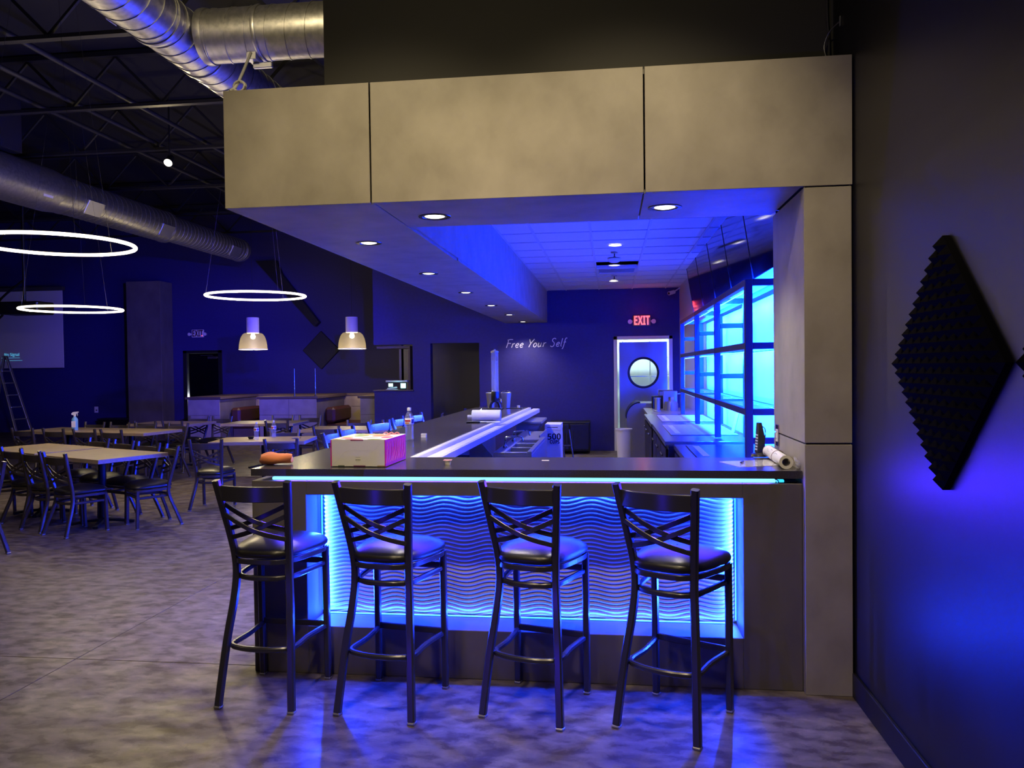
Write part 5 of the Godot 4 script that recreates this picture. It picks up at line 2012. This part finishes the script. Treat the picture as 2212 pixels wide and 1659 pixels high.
	for q in [[-0.11, -0.075, rgb(90, 100, 96)], [-0.025, 0.04, rgb(110, 50, 104)], [0.105, 0.146, rgb(150, 130, 100)], [-0.04, 0.03, rgb(150, 60, 104)]]:
		st = S()
		var yb := 0.003 if q != [-0.04, 0.03, rgb(150, 60, 104)] else 0.138
		slab(st, Vector3(q[0], yb, 0.1801), Vector3(q[1], yb + 0.006, 0.1806))
		obj("fruit_print", st, mat(q[2], 0.6), o)
	bottle("water_bottle", "clear water bottle with red and white label standing on the bar arm", Vector3(0.168, TOP, -1.62))
	# creamer cup
	o = thing("creamer_cup", "tiny white creamer cup with pink lid on the front counter", "cup", Vector3(0.731, TOP, -0.245))
	st = S()
	lathe(st, [Vector2(0.0, 0.0), Vector2(0.014, 0.0), Vector2(0.018, 0.02), Vector2(0.021, 0.021), Vector2(0.021, 0.024), Vector2(0.0, 0.024)], 20)
	obj("cup", st, M.white, o)
	st = S()
	slab(st, Vector3(-0.022, 0.0242, -0.02), Vector3(0.022, 0.0256, 0.02), 0.0005)
	obj("lid", st, mat(rgb(226, 150, 150), 0.4), o)
	o = thing("paper_slip", "tiny pale slip lying alone on the front counter", "paper", Vector3(1.237, TOP, -0.436))
	st = S()
	slab(st, Vector3(-0.02, 0, -0.008), Vector3(0.02, 0.002, 0.008))
	obj("slip", st, M.paper, o)
	# papers, pen, plan roll, handset at the column
	o = thing("paper_sheet", "white paper in a clear sleeve at the counter's right end", "paper", Vector3(2.335, TOP, -0.33), deg_to_rad(18.0))
	st = S()
	slab(st, Vector3(-0.14, 0, -0.12), Vector3(0.13, 0.0015, 0.11))
	obj("sheet", st, M.paper, o)
	st = S()
	slab(st, Vector3(-0.145, 0.0016, -0.125), Vector3(0.135, 0.0022, 0.115))
	obj("sleeve", st, glass(0.15, 0.08, rgb(240, 240, 250)), o)
	o = thing("pen", "small dark pen lying on the paper at the counter's right end", "pen", Vector3(2.27, TOP + 0.003, -0.33), deg_to_rad(70.0))
	st = S()
	tube(st, [Vector3(-0.03, 0.005, 0), Vector3(0.03, 0.005, 0)], 0.005, 10)
	obj("barrel", st, M.frame, o)
	st = S()
	tube(st, [Vector3(0.03, 0.005, 0), Vector3(0.042, 0.004, 0)], 0.003, 8)
	obj("tip", st, M.chrome, o)
	o = thing("plan_roll", "roll of white building plans held by a rubber band beside the column", "paper roll", Vector3(2.452, TOP, -0.36), deg_to_rad(-2.0))
	var sp := []
	for i in 90:
		var a := TAU * i / 28.0
		sp.append(Vector2(cos(a), sin(a)) * (0.019 + 0.0045 * i / 28.0))
	st = S()
	for i in 89:
		var p0: Vector2 = sp[i]
		var p1: Vector2 = sp[i + 1]
		var c := Vector3(0, 0.0345, 0)
		var n0 := Vector3(p0.x, p0.y, 0).normalized()
		var n1 := Vector3(p1.x, p1.y, 0).normalized()
		quad4(st, c + Vector3(p0.x, p0.y, 0.26), c + Vector3(p1.x, p1.y, 0.26), c + Vector3(p1.x, p1.y, -0.26), c + Vector3(p0.x, p0.y, -0.26), n0, n1, n1, n0)
	for q in [[0.26, 1.0], [-0.26, -1.0]]:
		lathe(st, [Vector2(0.019, 0.0), Vector2(0.0335, 0.0)], 30, Vector3(0, 0.0345, q[0]), Basis(Vector3.RIGHT, PI / 2 * q[1]))
	obj("paper", st, M.paper, o)
	st = S()
	var band := []
	for i in 30:
		var a := TAU * i / 30.0
		band.append(Vector3(cos(a) * 0.0345, 0.0345 + sin(a) * 0.0345, 0.03 + 0.006 * sin(a)))
	tube(st, band, 0.0012, 5, true)
	obj("rubber_band", st, mat(rgb(120, 80, 60), 0.6), o)
	st = S()
	for q in [[0.10, 0.06, 0.9], [0.06, 0.03, 1.1], [-0.10, 0.05, 1.3], [-0.14, 0.02, 1.0], [-0.05, 0.04, 0.7]]:
		var a: float = PI / 2 + q[2] * 0.8
		var c := Vector3(cos(a), sin(a), 0)
		box(st, Vector3(0, 0.0345, q[0]) + c * 0.0338, Vector3(0.002, 0.0012, q[1]), 0.0, Basis(Vector3.BACK, a))
	obj("plan_print", st, mat(rgb(120, 116, 126), 0.7), o)
	o = thing("phone_handset", "dark cordless handset standing in its cradle by the column", "phone", Vector3(2.415, TOP, -0.66), deg_to_rad(12.0))
	st = S()
	extrude(st, PackedVector2Array([Vector2(-0.018, 0.01), Vector2(0.028, 0.01), Vector2(0.024, 0.12), Vector2(0.008, 0.19), Vector2(-0.006, 0.188)]), -0.022, 0.022)
	obj("handset", st, M.black, o)
	st = S()
	lathe(st, [Vector2(0.0, 0.0), Vector2(0.045, 0.0), Vector2(0.04, 0.015), Vector2(0.02, 0.025), Vector2(0.0, 0.025)], 24)
	obj("cradle", st, M.frame, o)
	st = S()
	tube(st, smooth_path([Vector3(0.014, 0.17, 0.0), Vector3(0.036, 0.15, 0), Vector3(0.034, 0.09, 0)]), 0.003, 6)
	obj("clip", st, M.black_iron, o)
	st = S()
	for i in 6:
		box(st, Vector3(-0.0165 + 0.0009 * i, 0.04 + i * 0.016, 0.0), Vector3(0.002, 0.008, 0.03), 0.0005)
	obj("keys", st, M.rail_white, o)
	o = thing("plastic_wrap", "crumpled clear wrap between the plan roll and the column", "wrap", Vector3(2.495, TOP, -0.10))
	st = S()
	for i in 5:
		box(st, Vector3(rng.randf_range(-0.006, 0.004), 0.012 + 0.009 * i, rng.randf_range(-0.02, 0.02)), Vector3(0.010, 0.014, 0.03), 0.002, Basis.from_euler(Vector3(rng.randf(), rng.randf(), rng.randf())))
	obj("film", st, glass(0.25, 0.1, rgb(210, 210, 230)), o)
	# paper towel roll, knife, small packs
	o = thing("paper_towel_roll", "white paper towel roll lying across the bar arm", "paper roll", Vector3(0.42, TOP, -3.56), deg_to_rad(2.0))
	st = S()
	lathe(st, [Vector2(0.02, -0.138), Vector2(0.052, -0.138), Vector2(0.056, -0.134), Vector2(0.056, 0.134), Vector2(0.052, 0.138), Vector2(0.02, 0.138), Vector2(0.02, -0.138)], 32, Vector3(0, 0.0565, 0), Basis(Vector3.BACK, PI / 2))
	obj("paper", st, M.paper, o)
	st = S()
	sweep(st, smooth_path([Vector3(0, 0.006, 0.055), Vector3(0, 0.003, 0.10), Vector3(0, 0.004, 0.16)]), rect(0.27, 0.001, 0.0002), Vector3.RIGHT, false)
	obj("loose_end", st, M.paper, o)
	o = thing("black_knife", "long black-handled tool lying before the paper towel roll", "tool", Vector3(0.33, TOP, -3.36), deg_to_rad(4.0))
	st = S()
	slab(st, Vector3(-0.07, 0.0, -0.012), Vector3(0.06, 0.018, 0.012), 0.004)
	obj("handle", st, M.black, o)
	st = S()
	slab(st, Vector3(0.06, 0.006, -0.008), Vector3(0.12, 0.009, 0.008), 0.001)
	obj("blade", st, M.frame, o)
	for q in [[0.215, -1.86, 0.04, 0.03, "small white packet right behind the water bottle"], [0.135, -4.25, 0.05, 0.022, "small white packet left of the paper towel roll"]]:
		o = thing("small_packet", q[4], "packet", Vector3(q[0], TOP, q[1]))
		st = S()
		slab(st, Vector3(-q[2] / 2, 0, -0.015), Vector3(q[2] / 2, q[3] * 0.6, 0.015), 0.002)
		obj("body", st, M.paper, o)
		st = S()
		slab(st, Vector3(-q[2] / 2, q[3] * 0.62, -0.015), Vector3(q[2] / 2, q[3], 0.015), 0.002)
		obj("flap", st, M.white, o)
	o = thing("bottle_opener", "dark bar tool lying near the far end of the bar arm", "tool", Vector3(0.09, TOP, -4.85))
	st = S()
	slab(st, Vector3(-0.06, 0, -0.01), Vector3(0.04, 0.008, 0.01), 0.002)
	obj("handle", st, M.black, o)
	st = S()
	slab(st, Vector3(0.04, 0.001, -0.012), Vector3(0.07, 0.006, 0.012), 0.002)
	obj("head", st, M.chrome, o)
	# drink tower
	o = thing("drink_tower", "tall clear drink tower on a black stand near the far end of the bar arm", "drink dispenser", Vector3(0.185, TOP, -5.75))
	st = S()
	lathe(st, [Vector2(0.044, 0.22), Vector2(0.047, 0.22), Vector2(0.047, 0.70), Vector2(0.044, 0.70), Vector2(0.044, 0.22)], 28)
	obj("tube", st, glass(0.16, 0.05, rgb(190, 200, 250)), o)
	st = S()
	lathe(st, [Vector2(0.0, 0.22), Vector2(0.014, 0.22), Vector2(0.014, 0.70), Vector2(0.0, 0.70)], 14)
	obj("ice_core", st, glass(0.3, 0.1, rgb(180, 200, 250)), o)
	st = S()
	lathe(st, [Vector2(0.049, 0.70), Vector2(0.049, 0.715), Vector2(0.03, 0.725), Vector2(0.012, 0.728), Vector2(0.012, 0.74), Vector2(0.0, 0.74)], 24)
	obj("lid", st, M.steel_rough, o)
	st = S()
	lathe(st, [Vector2(0.047, 0.22), Vector2(0.05, 0.21), Vector2(0.05, 0.11), Vector2(0.044, 0.10), Vector2(0.0, 0.10)], 24)
	obj("collar", st, M.black, o)
	st = S()
	var arch := []
	for i in 15:
		var a := PI * i / 14.0
		arch.append(Vector3(cos(a) * 0.058, 0.02 + sin(a) * 0.085, 0.02))
	sweep(st, arch, rect(0.05, 0.028, 0.005), Vector3.BACK, false)
	slab(st, Vector3(-0.09, 0.0, -0.08), Vector3(0.09, 0.018, 0.09), 0.006)
	obj("stand", st, M.black, o)
	st = S()
	tube(st, [Vector3(0.04, 0.13, 0.02), Vector3(0.075, 0.13, 0.05), Vector3(0.078, 0.09, 0.055)], 0.01)
	obj("spigot", st, M.chrome, o)
	for q in [[0.10, -5.98, "steel ice bucket left behind the drink tower"], [0.29, -6.0, "steel ice bucket with handle right behind the drink tower"]]:
		o = thing("ice_bucket", q[2], "bucket", Vector3(q[0], TOP, q[1]), 0.0, "ice buckets by the drink tower")
		st = S()
		lathe(st, [Vector2(0.0, 0.003), Vector2(0.045, 0.0), Vector2(0.066, 0.195), Vector2(0.070, 0.197), Vector2(0.063, 0.19), Vector2(0.043, 0.006), Vector2(0.0, 0.006)], 26)
		obj("pail", st, M.steel_rough, o)
		st = S()
		var hd := []
		for i in 13:
			var a := PI * i / 12.0
			hd.append(Vector3(cos(a) * 0.062, 0.19 + sin(a) * 0.03, 0.01))
		tube(st, hd, 0.004, 6)
		obj("handle", st, M.chrome, o)
	o = thing("chrome_jigger", "small chrome spigot piece lying left of the drink tower", "tool", Vector3(0.03, TOP, -5.6))
	st = S()
	lathe(st, [Vector2(0.022, 0.035), Vector2(0.007, 0.018), Vector2(0.018, 0.0), Vector2(0.0, 0.0)], 18)
	obj("cups", st, M.chrome, o)
	o = thing("bar_mat", "thin black mat near the far end of the bar arm", "mat", Vector3(0.42, TOP, -5.95))
	st = S()
	slab(st, Vector3(-0.12, 0, -0.06), Vector3(0.08, 0.006, 0.06), 0.002)
	obj("mat", st, M.black, o)
	o = thing("white_cap", "small white pot at the far end of the bar arm", "pot", Vector3(0.43, TOP, -6.12))
	st = S()
	lathe(st, [Vector2(0.0, 0.0), Vector2(0.018, 0.0), Vector2(0.02, 0.028), Vector2(0.0, 0.03)], 16)
	obj("pot", st, M.white, o)

# ------------------------------------------------------------------ things on the dining tables
func table_things():
	bottle("small_water_bottle", "clear water bottle on the middle table, left and nearer of two", Vector3(-2.70, TH, -5.30), "water bottles on the table", 0.215)
	bottle("small_water_bottle", "clear water bottle on the middle table, right and farther of two", Vector3(-2.62, TH, -5.62), "water bottles on the table", 0.215)
	var st := S()
	var o := thing("key_bunch", "small bunch of keys on the water-bottle table", "keys", Vector3(-2.24, TH, -5.42), 0.3)
	tube(st, [Vector3(0.03, 0.014, 0), Vector3(0.045, 0.024, 0.01), Vector3(0.055, 0.012, 0.016), Vector3(0.045, 0.004, 0.01)], 0.004, 6, true)
	obj("ring", st, M.chrome, o)
	for k in 3:
		st = S()
		box(st, Vector3(-0.02, 0.005 + 0.004 * k, 0.008 * k), Vector3(0.075, 0.003, 0.012), 0.001, Basis(Vector3.UP, 0.25 * k - 0.2))
		obj("key", st, M.steel if k else M.black, o)
	o = thing("dark_bowl", "small dark bowl behind the water bottles", "bowl", Vector3(-2.83, TH, -5.42))
	st = S()
	lathe(st, [Vector2(0.0, 0.0), Vector2(0.025, 0.0), Vector2(0.042, 0.03), Vector2(0.038, 0.03), Vector2(0.022, 0.005), Vector2(0.0, 0.005)], 20)
	obj("bowl", st, M.black, o)
	# spray bottle
	o = thing("spray_bottle", "spray bottle of pale blue cleaner on the long table row", "spray bottle", Vector3(-6.24, TH, -6.87), 0.2)
	st = S()
	lathe(st, [Vector2(0.0, 0.0), Vector2(0.042, 0.0), Vector2(0.044, 0.01), Vector2(0.044, 0.15), Vector2(0.036, 0.175), Vector2(0.018, 0.195), Vector2(0.014, 0.205), Vector2(0.0, 0.205)], 22)
	obj("body", st, mat(rgb(120, 180, 226), 0.25), o)
	st = S()
	slab(st, Vector3(-0.03, 0.045, 0.0405), Vector3(0.03, 0.135, 0.046), 0.002)
	obj("label", st, M.paper, o)
	st = S()
	lathe(st, [Vector2(0.017, 0.205), Vector2(0.017, 0.225), Vector2(0.0, 0.225)], 16)
	extrude(st, PackedVector2Array([Vector2(-0.035, 0.225), Vector2(0.018, 0.225), Vector2(0.022, 0.25), Vector2(0.052, 0.258), Vector2(0.052, 0.275), Vector2(-0.02, 0.268), Vector2(-0.045, 0.245)]), -0.011, 0.011)
	obj("head", st, M.white, o)
	st = S()
	tube(st, [Vector3(0.026, 0.255, 0), Vector3(0.042, 0.235, 0), Vector3(0.04, 0.212, 0)], 0.006)
	obj("trigger", st, M.white, o)
